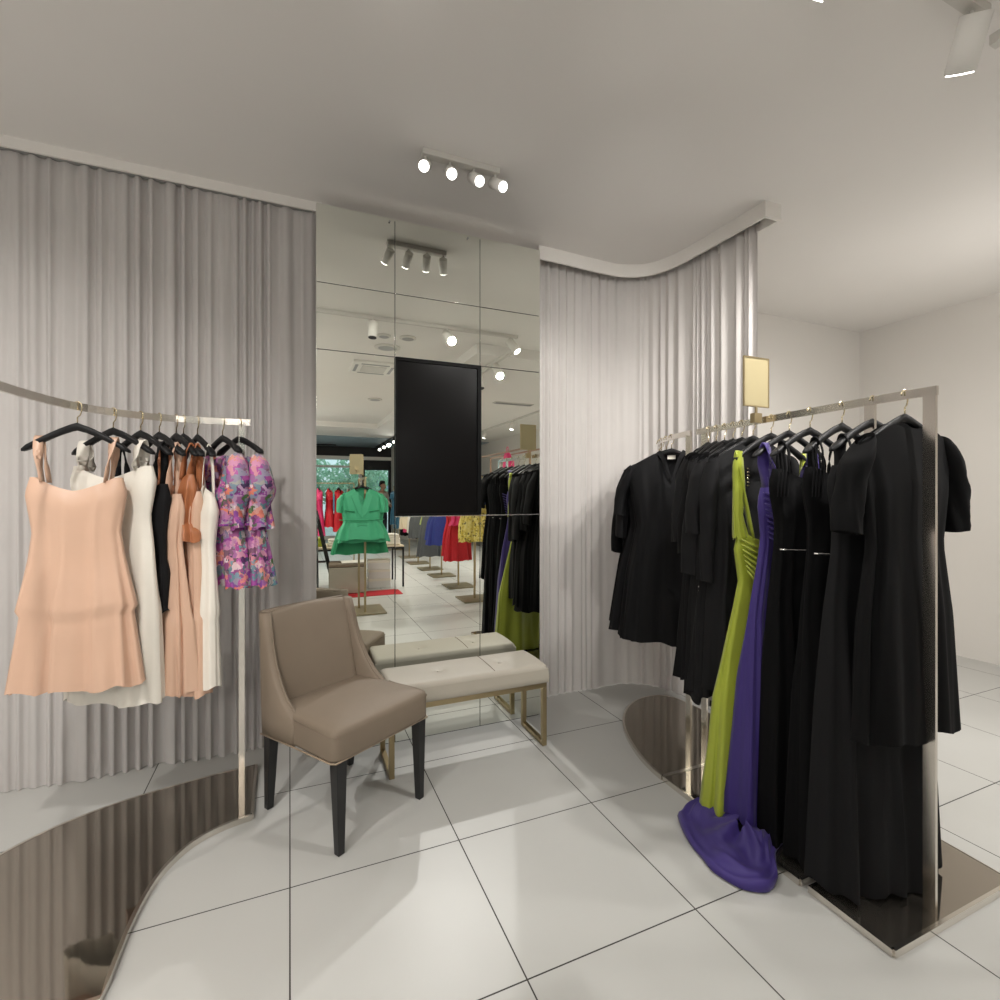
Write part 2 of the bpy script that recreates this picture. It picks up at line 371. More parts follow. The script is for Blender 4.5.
def fill_panel(x, y, sx, sy, pw, label):  # added fill light: unseen glowing panel that brightens the room from the ceiling
    t = thing('added_fill_panel', label, 'fill light', (x, y, CZ))
    MB().box(-sx/2-.02, sx/2+.02, -sy/2-.02, -sy/2, -.012, 0).box(-sx/2-.02, sx/2+.02, sy/2, sy/2+.02, -.012, 0).box(-sx/2-.02, -sx/2, -sy/2, sy/2, -.012, 0).box(sx/2, sx/2+.02, -sy/2, sy/2, -.012, 0).build('frame', M['white_metal'], t)
    MB().box(-sx/2, sx/2, -sy/2, sy/2, -.006, 0).build('diffuser', M['panel'], t)
    l = bpy.data.lights.new('fill_glow', 'AREA'); l.shape = 'RECTANGLE'; l.size = sx*.98; l.size_y = sy*.98; l.energy = pw; l.color = (1, .965, .915)
    o = bpy.data.objects.new('fill_glow', l); C.objects.link(o); o.parent = t; o.location = (0, 0, -.014)
fill_panel(-1.25, -.2, 1.2, 1.2, 16, 'large square flush fill-light panel added to the ceiling left of the camera')
fill_panel(-1.6, -3.4, 1.2, 1.2, 80, 'large square flush fill-light panel added to the ceiling over the left of the shop')
fill_panel(-2.6, -6.7, 1.0, .9, 45, 'flush fill-light panel added to the ceiling near the shop window')
track('white ceiling track over the far right aisle of the shop', (4.0, .3, 0), (4.0, -6, 0),
      [(.1, (-.3, .3, -1), True, 150), (.35, (-.3, .1, -1), True, 150), (.6, (-.3, .1, -1), True, 150), (.85, (-.3, -.1, -1), True, 150)], z=2.80)
# ceiling fittings seen in the mirror
t = thing('air_conditioner', 'white ceiling cassette air conditioner reflected in the mirror', 'air conditioner', (.95, -.90, CZ))
MB().box(-.27, .27, -.27, .27, -.03, 0).build('casing', M['white_metal'], t, bevel=.006)
MB().box(-.15, .15, -.15, .15, -.036, -.03).build('grille', M['white_dim'], t)
for k in range(4):
    MB().box(-.17, .17, -.235, -.20, -.033, -.0301).build('air_slot', M['grey_metal'], t, rot=(0, 0, k*PI/2))
for (x, y, r, lb) in ((.963, -.04, .13, 'large round white ceiling speaker grille nearest the air conditioner'), (.867, .36, .07, 'small round white smoke detector on the ceiling beside the track'), (1.088, .38, .085, 'round white ceiling grille between the detector and the lit spotlight'), (1.3, -2.98, .12, 'flat round ceiling grille beyond the air conditioner')):
    t = thing('ceiling_grille', lb, 'ceiling grille', (x, y, CZ))
    MB().lathe([(r, 0), (r, -.012), (r*.8, -.018)], 28).build('ring', M['white_dim'], t, smooth=False)
    MB().lathe([(r*.7, -.018), (r*.6, -.021)], 28).build('mesh_disc', M['grey_metal'], t)
t = thing('ceiling_vent', 'long slatted air vent in the ceiling at the right edge of the mirror view', 'vent', (3.3, -1.9, 2.80))
MB().box(-.35, .35, -.07, .07, -.012, 0).build('frame', M['white_dim'], t)
for k in range(4): MB().box(-.33, .33, -.05+k*.028, -.04+k*.028, -.018, -.012).build('slat', M['grey_metal'], t)

# ------------------------------------------------------------------ chair
ch = thing('dining_chair', 'taupe upholstered chair with swooping sides and black tapered legs', 'chair', (.221, 2.243, 0), math.radians(32)); ch.scale = (.965, .975, 1)
def rbox(x0, x1, y0, y1, z0, z1, n=8, crown=0, rr=.03):
    """rounded cushion block with a crowned top"""
    mb = MB(); nx = ny = 14; xs = []
    def gx(i, a, b, n_): return a+(b-a)*(.5-.5*math.cos(PI*i/n_))
    rings = []
    cxm, cym = (x0+x1)/2, (y0+y1)/2; hx, hy = (x1-x0)/2, (y1-y0)/2
    prof = [(0, z0), (.9, z0), (.992, z0+rr*.1), (1, z0+rr*.5), (1, z1-rr), (.985, z1-rr*.35), (.94, z1), (.8, z1+crown*.4), (.55, z1+crown*.8), (.25, z1+crown), (0.01, z1+crown)]
    m = 48
    for s_, z in prof:
        ring = []
        for j in range(m):
            a = 2*PI*j/m+PI/m; c, q = math.cos(a), math.sin(a); e = .16
            ring.append((cxm+hx*s_*math.copysign(abs(c)**e, c)*(1), cym+hy*s_*math.copysign(abs(q)**e, q), z))
        rings.append(ring)
    return mb.loft(rings[1:])
seat = rbox(-.262, .262, -.268, .20, .350, .466, crown=.016, rr=.022)
# widen the front slightly
for v in seat.v: v.x *= lerp(1.0, .93, (v.y+.268)/.47); v.z -= .012*max(0, (v.y+.1))/.3
seat.build('seat', M['chair'], ch, smooth=True)
# backrest: inner padded slab, gently curved
rings = []
for k in range(9):
    u = k/8; z = lerp(.40, .815, u); yc = .185+.075*u+.01*u*u; hwid = lerp(.215, .212, u); yc += .012*u; th = .032
    ring = []
    for j in range(28):
        a = 2*PI*j/28; c, q = math.cos(a), math.sin(a); x = hwid*math.copysign(abs(c)**.25, c)
        ring.append((x, yc+th*math.copysign(abs(q)**.6, q)+.02*(1-(x/hwid)**2), z+(-.006*(x/hwid)**2)))
    rings.append(ring)
c0 = rings[-1]; yc = .27+.01
rings.append([(v[0]*.96, yc+(v[1]-yc)*.55, v[2]+.014) for v in c0]); rings.append([(v[0]*.8, yc+(v[1]-yc)*.2, v[2]+.018) for v in c0])
MB().loft(rings).build('backrest', M['chair'], ch, smooth=True)
# outer shell: side wings sweeping from the top of the back down to the seat, joined round the back
def wing(sx):
    front = [(.232, .822), (.216, .76), (.198, .69), (.172, .62), (.132, .55), (.084, .495), (.030, .458), (.008, .44), (.004, .40), (.004, .342)]
    back = [(.305, .825), (.298, .76), (.290, .69), (.283, .62), (.276, .55), (.271, .495), (.268, .462), (.266, .44), (.264, .40), (.258, .330)]
    r = []
    for (fy, fz), (by, bz) in zip(front, back):
        xo = sx*(.262-.004); xi = sx*.214; e = .008
        hz = (fz+bz)/2; tp = 1-.075*max(0, (fz-.46)/.36); fy += .015*max(0, (fz-.46)/.36); by += .012*max(0, (fz-.46)/.36); n0_ = len(r)
        r.append([(xi, fy+e, fz), (sx*.228, fy-.004, fz), (sx*.250, fy-.004, fz), (xo, fy+e, fz), (xo+sx*.002, (fy+by)/2, hz), (xo-sx*.004, by-.025, bz), (sx*.24, by, bz), (xi-sx*.01, by+.004, bz), (xi-sx*.01, by-.03, bz)]); r[-1] = [(a_*tp, b_, c_) for a_, b_, c_ in r[-1]]
    mb = MB().loft(r)
    return mb
for sx in (-1, 1):
    wing(sx).build('side_wing', M['chair'], ch, smooth=True, bevel=0)
    fr = [(.232, .822), (.216, .76), (.198, .69), (.172, .62), (.132, .55), (.084, .495), (.030, .458), (.008, .44), (.004, .40), (.004, .342)]
    MB().tube([(sx*.229*(1-.075*max(0, (z-.46)/.36)), y-.004+.015*max(0, (z-.46)/.36), z) for y, z in fr], .0035, 6).build('piping', M['chair'], ch, smooth=True)
MB().loft([[(x, y+.02*(1-(x/.25)**2)-.001, z) for (x, y) in ((-.235*k_, yb-.02), (-.235*k_, yb), (-.12, yb+.004), (0, yb+.005), (.12, yb+.004), (.235*k_, yb), (.235*k_, yb-.02))] for yb, z, k_ in ((.256, .328, 1), (.268, .46, 1), (.290, .62, .965), (.315, .815, .925), (.307, .83, .92))]).build('back_shell', M['chair'], ch, smooth=True)
bl = [(-.256, .24, .331), (-.259, 0, .344), (-.258, -.245, .350), (-.248, -.262, .350), (.248, -.262, .350), (.258, -.245, .350), (.259, 0, .344), (.256, .24, .331)]
MB().tube(bl, .0036, 6).build('nail_trim', M['pipe'], ch, smooth=True)
MB().tube([(-.2585, .0, .452), (-.2595, -.15, .448), (-.258, -.235, .445), (-.252, -.256, .444), (-.235, -.2645, .443)], .0016, 6).build('seam', M['chair'], ch, smooth=True)
MB().tube([(.2585, .0, .452), (.2595, -.15, .448), (.258, -.235, .445), (.252, -.256, .444), (.235, -.2645, .443)], .0016, 6).build('seam', M['chair'], ch, smooth=True)
for x in (-.217, .217):
    MB().loft([[(x+a*w, y+b*w, z) for a, b in ((-1,-1), (1,-1), (1,1), (-1,1))] for w, y, z in ((.014, -.243, 0), (.0145, -.243, .004), (.024, -.236, .356))]).build('leg', M['blackwood'], ch, bevel=.003)
    MB().loft([[(x+a*w, y+b*w, z) for a, b in ((-1,-1), (1,-1), (1,1), (-1,1))] for w, y, z in ((.014, .244, 0), (.0145, .243, .004), (.018, .235, .13), (.023, .222, .345))]).build('leg', M['blackwood'], ch, bevel=.003)

# ------------------------------------------------------------------ bench
be = thing('bench', 'cream leather bench on a brass frame in front of the mirror', 'bench', (.842, 2.475, 0))
cu = MB()
nx, ny = 60, 18; rings = []
hx, hy = .418, .148
def top(x, y):
    z = .432
    for bx in (-.14, .20): z -= .012*math.exp(-((x-bx)**2+y**2)/.0009)+.004*math.exp(-((x-bx)**2+y**2)/.008)
    z -= .0045*math.exp(-((x-.12)**2)/.00006)
    return z
cu = MB()
xs = [-hx+2*hx*(.5-.5*math.cos(PI*i/nx)) for i in range(nx+1)]; ys = [-hy+2*hy*(.5-.5*math.cos(PI*i/ny)) for i in range(ny+1)]
def edge(x, y):
    dx = max(0, abs(x)-(hx-.022))/.022; dy = max(0, abs(y)-(hy-.022))/.022; return .022*(1-math.sqrt(max(0, 1-min(1, dx*dx+dy*dy))))
vs = [(x, y, top(x, y)-edge(x, y)+.006*(1-(y/hy)**2)) for x in xs for y in ys]; W = ny+1
fs = [(i*W+j, (i+1)*W+j, (i+1)*W+j+1, i*W+j+1) for i in range(nx) for j in range(ny)]
cu.add(vs, fs)
per = [(i, 0) for i in range(nx+1)]+[(nx, j) for j in range(1, ny+1)]+[(i, ny) for i in range(nx-1, -1, -1)]+[(0, j) for j in range(ny-1, 0, -1)]
R = []
for z, gr in ((None, 0), (.40, .0), (.37, .003), (.345, .002), (.338, -.004)):
    r_ = []
    for i, j in per:
        x, y = xs[i], ys[j]; v = vs[i*W+j]
        if z is None: r_.append(v)
        else: r_.append((x*(1+gr/hx), y*(1+gr/hy), z))
    R.append(r_)
cu.loft(R, True, False); cu.add(R[-1], [tuple(range(len(per)))])
cuo = cu.build('cushion', M['bench'], be, smooth=True)
for bx in (-.14, .20): MB().lathe([(.010, .4215), (.009, .426), (.004, .4275)], 14, (bx, 0, 0)).build('tuft_button', M['bench'], cuo, smooth=True)
MB().tube([(.12, y_, top(.1, y_)+.006*(1-(y_/hy)**2)+.0005) for y_ in (-.125, -.06, 0, .06, .125)]+[], .0014, 6).build('seam', M['chair'], cuo)
fr = MB(); q = .011
fr.box(-.415, .415, -.135, .135, .308, .338)
fr.build('seat_frame', M['brass'], be, bevel=.002)
for sx in (-1, 1):
    xa, xb = sorted((sx*.415, sx*.39)); lf = MB()
    lf.box(xa, xb, -.135, -.110, .0, .308).box(xa, xb, .110, .135, .0, .308).box(xa, xb, -.110, .110, .0, .025)
    lf.build('leg_frame', M['brass'], be, bevel=.002)

# ------------------------------------------------------------------ hangers + garments
RZ = 1.67
def hanger(loc, rz, label, group, rail=RZ, hw=.20, slope=.50, axis_up=0, hookm='gold', apex=None):
    ap = (rail-.085) if apex is None else apex
    t = thing('hanger', label, 'hanger', (loc[0], loc[1], ap), rz, group)
    mb = MB(); rings = []
    for k in range(21):
        x = -hw+2*hw*k/20; a = abs(x)/hw
        z = -slope*abs(x)**1.0*(.75+.25*a)-.006*a*a + (.0 if a > .1 else -.002)
        hh_, ty = lerp(.014, .009, a), lerp(.006, .017, a**2)
        if a > .97: hh_ *= .6; ty *= .6
        rings.append([(x, -ty, z-hh_), (x, ty, z-hh_), (x, ty, z+hh_*.7), (x, ty*.5, z+hh_), (x, -ty*.5, z+hh_), (x, -ty, z+hh_*.7)])
    mb.loft(rings).build('hanger_body', M['hanger'], t, smooth=True)
    # hook lies across the rail (in the y-z plane of the rail cross-section = local x-z)
    h = rail-.008-ap; pts = [(0, 0, 0), (0, 0, h-.045), (.009, 0, h-.036), (.0135, 0, h-.02)]
    for k in range(9):
        a = -.2+k*(PI+.5)/8; pts.append((.014*math.cos(a), 0, h-.002+.015*math.sin(a)))
    MB().tube(pts, .0024, 6, up=Vector((0, 1, 0))).build('hook', M[hookm], t, smooth=True)
    return t

def cloth(prof, folds=7, amp=.02, seed=0, N=88, nl=26, slope=0, nw=.07, nd=.0, nback=.02, pw=.75, twist=.4):
    """lofted cloth shell. prof rows: z, half width, half depth, x centre; top row first"""
    rnd = random.Random(seed); p1, p2, p3 = (rnd.uniform(0, 6) for _ in range(3))
    ridges = []
    for k in range(folds*2+3):
        ridges.append((rnd.uniform(0, 2*PI), rnd.uniform(.05, .14), rnd.choice((-1, 1, 1))*rnd.uniform(.6, 1.3), rnd.choice((0, 0, .05, .2, .35, .45)), rnd.uniform(-.25, .25)))
    zt, zb = prof[0][0], prof[-1][0]; tab = sorted([(zt-r[0],)+tuple(r[1:]) for r in prof])
    rings = []
    for i in range(nl+1):
        u = i/nl; z = lerp(zt, zb, u); hw_, hd, cx_ = interp(tab, zt-z)
        ring = []
        for j in range(N):
            th = 2*PI*j/N; c, q = math.cos(th), math.sin(th)
            x = hw_*math.copysign(abs(c)**.85, c); y = hd*math.copysign(abs(q)**pw, q)
            w = amp*(u**1.1)
            d = w*(.6*math.sin(folds*th+p1+twist*u)+.45*math.sin((folds*1.6//1+1)*th+p2-twist*u)+.25*math.sin(2*th+p3))*.7
            for tk, wk, ak, uk, dk in ridges:
                if u > uk:
                    dd = (th-tk-dk*(u-uk)+PI) % (2*PI)-PI
                    if abs(dd) < 3*wk: d += amp*ak*(u-uk)**.7*math.exp(-(dd/wk)**2)
            y += d*(1 if q >= 0 else -1)*(.35+.65*abs(q)); x += d*.55*c
            ztj = zt-slope*abs(x)
            ax = abs(x)
            if ax < nw and u < .7: ztj -= (nd if q < 0 else nback)*(1-(ax/nw)**1.4)
            zz = zb+(ztj-zb)*(z-zb)/(zt-zb)
            if i == nl: zz += .008*math.sin(folds*th+p1)
            ring.append((x+cx_, y, zz))
        rings.append(ring)
    return MB().loft(rings, True, False)

def sleeve(sx, x0, z0, length, r0, r1, out=.10, seed=0, fwd=0.0):
    rnd = random.Random(seed*13+5); rings = []; n = 30; ph = rnd.uniform(0, 6); lean = rnd.uniform(-.05, .03); nz_ = 18
    wr = [(rnd.uniform(0, 2*PI), rnd.uniform(.25, .5), rnd.uniform(.006, .013), rnd.uniform(0, .5)) for _ in range(6)]
    out *= rnd.uniform(.5, 1.5)
    for i in range(nz_+1):
        u = i/nz_; cx_ = sx*(x0+out*math.sin(u*1.7)); z = z0-length*u; cy = lean*math.sin(u*2.2)
        r = lerp(r0, r1*rnd.uniform(.97, 1.03), u)*(.55+.45*min(1, u*5)**.7)
        ring = []
        for j in range(n):
            a = 2*PI*j/n; d = 0
            for ta, wa, am, ua in wr:
                dd = (a-ta-.5*math.sin(3*u+ta)+PI) % (2*PI)-PI
                if u > ua: d -= am*math.exp(-(dd/wa)**2)*min(1, (u-ua)*3)
            d += .004*math.sin(9*u+ph+math.cos(a)*2)*(1-abs(2*u-1))
            tilt = (.55*max(0, 1-u*4)-.12*max(0, u-.7)/.3)*r*math.cos(a)*sx
            ring.append((cx_+(.60*r+d)*math.cos(a), cy+(r*.80+d)*math.sin(a), z-tilt))
        rings.append(ring)
    return MB().loft(rings, True, False)

def jacket(loc, rz, label, hem, m, seed, group=None, name='dress', w=.20, sl=.26, flare=.25, amp=.022, nd=.12, cat='dress', folds=7, depth=.035, hlabel=None, rail=RZ, slr=.065, collar=False, slen2=None):
    zt = rail-.072; zb = hem
    hanger(loc, rz, hlabel or ('black hanger of the '+label), 'hangers on the right rack' if not hlabel else None, rail=rail, hw=w-.012)
    t = thing(name, label, cat, (loc[0], loc[1], 0), rz, group)
    H = zt-zb
    prof = [(zt, w, .022, 0), (zt-.06, w+.004, depth, 0), (zt-.2, w-.012, depth+.012, 0), (zt-.38, w-.035, depth+.008, 0), (zt-.6*H if .6*H > .45 else zt-.48, lerp(w-.01, flare, .4), depth+.02, 0), (zb, flare, depth+.035, 0)]
    cloth(prof, folds, amp, seed, slope=.50, nd=nd, nw=.075, nback=.015).build('body', M[m], t, smooth=True)
    if sl:
        for sx in (-1, 1): sleeve(sx, w-.022, zt-.50*w+.012, sl*(1 if sx < 0 or not slen2 else slen2), slr, slr*.95, .05, seed+sx).build('sleeve', M[m], t, smooth=True)
    if collar:
        MB().tube([(-.07, -.02, zt-.02), (-.045, -.038, zt-.06), (0, -.05, zt-nd-.02), (.045, -.038, zt-.06), (.07, -.02, zt-.02)], 0, w=(.012, .003), up=Vector((0, 1, 0))).build('lapel', M[m], t)
    return t

def gown(loc, rz, label, m, seed, hem=.03, bust_z=None, w=.15, flare=.25, amp=.03, folds=8, name='gown', cat='gown', rail=RZ, hg='hangers on the right rack', depth=.05, cx_b=0, hw=.17, strapw=.009, top=.12, waist=.11, hlabel=None, group=None, fdep=.11, strap_m=None, strapx=.70, neck=None):
    zt = rail-.075; bz = zt-top if bust_z is None else bust_z
    hanger(loc, rz, hlabel or ('black hanger of the '+label), hg, rail=rail, hw=hw)
    t = thing(name, label, cat, (loc[0], loc[1], 0), rz, group)
    prof = ([(bz+.16, neck, depth*.3, 0), (bz+.07, neck*1.3, depth*.5, 0)] if neck else [])+[(bz, w*.92, depth*.6, 0), (bz-.06, w, depth, 0), (bz-.20, w*.86, depth*.8, cx_b*.1), (bz-.30, waist, depth*.75, cx_b*.15), (bz-.5, lerp(waist, flare, .45), depth*1.0, cx_b*.4), ((bz+hem)/2-.1, lerp(waist, flare, .72), lerp(depth, fdep, .6), cx_b*.7), (hem, flare, fdep, cx_b)]
    cloth(prof, folds, amp, seed, nl=34, slope=0.0, nd=.05, nw=w*.8, nback=.09).build('body', M[m], t, smooth=True)
    for sx in (-1, 1):
        x0 = sx*(hw*strapx); zz = zt-.48*abs(x0)+.008
        pts = [(sx*w*.62, depth*.5, bz-.02), (x0*.95, .018, lerp(bz, zz, .55)), (x0, .0, zz), (x0*.95, -.018, lerp(bz, zz, .55)), (sx*w*.62, -depth*.5, bz-.02)]
        MB().tube(catmull(pts, 4), 0, w=(strapw, .0015), up=Vector((0, 0, 1))).build('strap', M[strap_m or m], t, smooth=True)
    return t

# ------------------------------------------------------------------ right rack
def rim_base(name, outline, parent, m='smoke', h=.022, rim=True):
    cx_ = sum(p[0] for p in outline)/len(outline); cy_ = sum(p[1] for p in outline)/len(outline)
    MB().prism(outline, 0.004, h).build(name, M[m], parent, bevel=.002, seg=1)
    if rim:
        MB().tube([(x, y, h*.5) for x, y in outline]+[(outline[0][0], outline[0][1], h*.5)], 0, w=(.006, h*.55), up=Vector((0, 0, 1))).build('rim', M['steel'], parent)
rr = thing('clothes_rack', 'curved steel clothes rack with smoked base full of black dresses on the right', 'clothes rack', (0, 0, 0))
arc = [(1.60, 1.845), (1.605, 1.92), (1.625, 2.03), (1.66, 2.14), (1.71, 2.26), (1.78, 2.38), (1.87, 2.48), (1.97, 2.555), (2.08, 2.60), (2.20, 2.60), (2.27, 2.55), (2.30, 2.45), (2.315, 2.2), (2.32, 1.845)]
rim_base('base_plate', [(p.x, p.y) for p in catmull([(a, b, 0) for a, b in arc], 3)], rr)
rim_base('base_plate', [(1.60, 1.165), (1.60, 1.835), (2.32, 1.835), (2.30, 1.165)], rr)
rim_base('base_plate', [(1.60, .88), (1.60, 1.13), (2.28, 1.13), (2.26, .88)], rr)
r1 = catmull([(2.20, 2.57, 0), (2.12, 2.47, 0), (2.05, 2.35, 0), (1.985, 2.18, 0), (1.95, 2.03, 0)], 6)
r2 = catmull([(1.946, 1.985, 0), (1.92, 1.70, 0), (1.89, 1.40, 0), (1.865, 1.10, 0), (1.86, 1.0, 0), (1.86, .90, 0)], 6)
for r_ in (r1, r2): MB().tube([(p.x, p.y, RZ-.013) for p in r_], 0, w=(.006, .014)).build('hanging_rail', M['steel'], rr)
for x, y in ((1.955, 2.05), (1.944, 1.93), (1.867, 1.10), (1.86, .92)):
    MB().box(x-.006, x+.006, y-.017, y+.017, .02, RZ-.02).build('upright', M['steel'], rr)
def at_y(path, y):
    for a, b in zip(path, path[1:]):
        if min(a.y, b.y) <= y <= max(a.y, b.y):
            t = (y-a.y)/(b.y-a.y); d = (b-a).normalized(); return a.x+(b.x-a.x)*t, y, math.atan2(-d.y, -d.x)
    p = path[-1]; d = (path[-1]-path[-2]).normalized(); return p.x, p.y, math.atan2(-d.y, -d.x)
ORD = ['first', 'second', 'third', 'fourth', 'fifth', 'sixth', 'seventh', 'eighth', 'ninth', 'tenth', 'eleventh', 'twelfth', 'thirteenth', 'fourteenth', 'fifteenth', 'sixteenth']
rnd = random.Random(5)
# y, hem, sleeve length, material, half width, flare, folds, neck, turn
TURN = [-46, -50, -44, -46, -41]
blk = [(2.54, .60, .52, 'black', .21, .25, 6, .04), (2.47, .56, .36, 'black2', .22, .29, 8, .05), (2.40, .55, .52, 'black', .225, .31, 7, .05),
       (2.31, .52, .42, 'black2', .23, .31, 8, .06), (2.235, .50, .28, 'black2', .235, .30, 8, .17),
       (1.90, .44, .42, 'black2', .18, .20, 8, .12), (1.845, .46, .46, 'black', .20, .19, 6, .06),
       (1.79, .40, .30, 'black2', .215, .23, 8, .05), (1.735, .46, .54, 'black2', .20, .20, 7, .12), (1.68, .44, .34, 'black2', .235, .26, 8, .05), (1.615, .48, .54, 'black2', .235, .24, 6, .10)]
for i, (y, hem, sl, m, w, fl, fo, nd) in enumerate(blk):
    x, yy, a = at_y(r1 if y > 2.02 else r2, y)
    kind = 'long-sleeved' if sl > .38 else 'short-sleeved'
    lb = f'{kind} short black dress, {ORD[i]} from the curtain on the right rack'
    t = jacket((x, yy), math.radians(TURN[i]) if i < len(TURN) else math.radians((14, 8, 2, -4, -8, -10)[min(i-5, 5)])+rnd.uniform(-.06, .06), lb, hem, m, i*7+1, group='black short dresses on the right rack', w=w, sl=sl, flare=fl, folds=fo, nd=nd, amp=.034, depth=.032 if y < 2.02 else .04, collar=(i in (4, 8)))
    for c in C.objects:
        pass
    if i == 4: MB().box(-.022, .022, .012, .014, RZ-.135, RZ-.112).build('neck_label', M['white'], t)
    if i == 8:
        for dz in (0, .018): MB().lathe([(.004, 0), (.003, .003)], 8).build('cuff_button', M['silver'], t, loc=(-.235, -.03, .92-dz), rot=(PI/2, 0, 0))

# lime gown
x, y, a = at_y(r2, 1.515)
lg = gown((x, y), PI/2*0+math.radians(-3), 'lime green satin gown with thin straps and a ruched bust', 'lime', 21, hem=.035, bust_z=1.17, w=.20, flare=.29, amp=.034, folds=7, cx_b=-.05, waist=.195, depth=.035, fdep=.08, hw=.20, strapx=.93, strapw=.012)
for k in range(7):
    MB().tube([(-.20+.006*k, -.03, 1.15-.022*k), (-.14, -.048, 1.12-.024*k), (-.03, -.050, 1.12-.02*k), (.06, -.040, 1.13-.014*k)], [.003, .0065, .0065, .003], 7).build('ruching_fold', M['lime'], lg, smooth=True)
dp = cloth([(1.512, .012, .014, -.178), (1.46, .022, .016, -.184), (1.36, .024, .018, -.180), (1.24, .018, .014, -.188), (1.15, .036, .020, -.170)], 5, .012, 9, N=40, nl=18, nw=.001)
dp.build('halter_drape', M['lime'], lg, smooth=True)
for k in range(6): MB().tube([(-.155, -.022, 1.44-.014*k), (-.140, -.016, 1.437-.014*k)], .003, 6).build('bead', M['gold'], lg, smooth=True)
# purple gown with train
x, y, a = at_y(r2, 1.425)
pg = gown((x, y), math.radians(-3), 'purple jersey gown with its train pooled on the floor tiles', 'purple', 33, hem=.06, bust_z=1.36, w=.175, flare=.24, amp=.032, folds=8, cx_b=-.045, waist=.165, depth=.035, fdep=.10, hw=.19, strapw=.022)
for k in range(9):
    MB().tube([(-.195+.004*k, -.04, 1.34-.022*k), (-.10, -.052, 1.31-.022*k), (.02, -.045, 1.33-.02*k)], [.003, .007, .003], 6).build('ruching_fold', M['purple'], pg, smooth=True)
# train: mound with concentric folds (world plan relative to hanger point)
def train(parent):
    ctr = Vector((1.60-x, 1.40-y)); mb = MB(); N = 72; rings = []
    outer = [(1.47, 1.60), (1.415, 1.50), (1.385, 1.40), (1.375, 1.32), (1.40, 1.235), (1.455, 1.185), (1.53, 1.20), (1.575, 1.235), (1.65, 1.29), (1.80, 1.33), (1.90, 1.40), (1.86, 1.50), (1.70, 1.60), (1.55, 1.63)]
    P = catmull([(p[0]-x, p[1]-y, 0) for p in outer+[outer[0]]], 6)[:-1]
    nP = len(P)
    for k, (u, z) in enumerate([(1.0, .003), (1.015, .012), (.99, .026), (.94, .030), (.885, .020), (.83, .030), (.77, .040), (.71, .032), (.65, .038), (.58, .048), (.50, .044), (.40, .052), (.28, .055), (.12, .06)]):
        ring = []
        for j, p in enumerate(P):
            th = 2*PI*j/nP; w = 1+.010*math.sin(5*th)+.006*math.sin(11*th+k*.15)
            q = Vector((ctr.x, ctr.y)).lerp(Vector((p.x, p.y)), min(1.03, u*w))
            zz = z*(1+.30*math.sin(3*th+k*.5)+.12*math.sin(7*th-k*.4)) if k > 1 else z
            zz += .022*min(1, max(0, (x+q.x-1.51)/.09))
            ring.append((q.x, q.y, max(.003, zz)))
        rings.append(ring)
    MB().loft(rings, True, False).build('train', M['purple'], parent, smooth=True)
pg.rotation_euler = (0, 0, 0); train(pg)
# black long gowns
lb_ = [(1.33, 'black velvet gown with silver waist line, beside the purple gown'), (1.20, 'black velvet gown with silver waist line, at the right photo edge'), (1.09, 'long black gown just past the two silver-waisted gowns')]
for i, (yy, lb) in enumerate(lb_):
    x, y, a = at_y(r2, yy)
    g = gown((x, y), math.radians(-4+3*(i % 2)), lb, 'velvet' if i < 2 else 'black2', 60+i*5, hem=.035, bust_z=1.43, w=.205, flare=.24, amp=.032, folds=7+i % 3, waist=.18, depth=.042, fdep=.10, hw=.195, strapw=.016, group='long black gowns on the right rack', cx_b=0)
    if i < 2:
        pts = []
        for k in range(13):
            xx = -.18+.36*k/12; pts.append((xx*1.02, -.040*math.sqrt(max(0, 1-(xx/.195)**2))-.010, 1.13-.010*math.sqrt(max(0, 1-(xx/.2)**2))))
        MB().tube(pts, .0028, 6).build('waist_line', M['silver'], g, smooth=True)
        for k in range(16):
            xx = -.20+.05*(k % 4)/3; zz = 1.50-.012*(k//4)
            MB().tube([(xx, -.030, zz), (xx+.004, -.036, zz-.07), (xx-.004, -.033, zz-.14)], .0016, 4).build('fringe_strand', M['black2'], g)
# hidden-side shorter black dresses between gowns for the mirror view
for i, yy in enumerate((.99,)):
    x, y, a = at_y(r2, yy)
    jacket((x, y), math.radians(rnd.uniform(-6, 6)), 'sleeved mid-length black dress at the open end of the right rack', .55, 'black', 300+i, w=.20, sl=.3, flare=.22, folds=7, nd=.05, depth=.028)

def sign(loc, label, rz=0, z0=1.71, clamp=True):
    t = thing('sign_holder', label, 'sign', (loc[0], loc[1], RZ), rz)
    b = z0-RZ
    MB().box(-.072, .072, -.002, .002, b, b+.21).build('sign_plate', M['sign'], t)
    MB().box(-.075, .075, -.004, .004, b-.003, b+.003).box(-.075, .075, -.004, .004, b+.207, b+.213).box(-.075, -.070, -.004, .004, b+.003, b+.207).box(.070, .075, -.004, .004, b+.003, b+.207).build('sign_frame', M['brass'], t)
    MB().tube([(0, 0, .012), (0, 0, b-.003)], .006, 8).box(-.022, .022, -.012, .012, -.028, .014).build('clamp', M['brass'], t)
    return t
sign((1.865, 1.56), 'blank gold sign in a thin frame clipped above the right rack rail', z0=1.715)

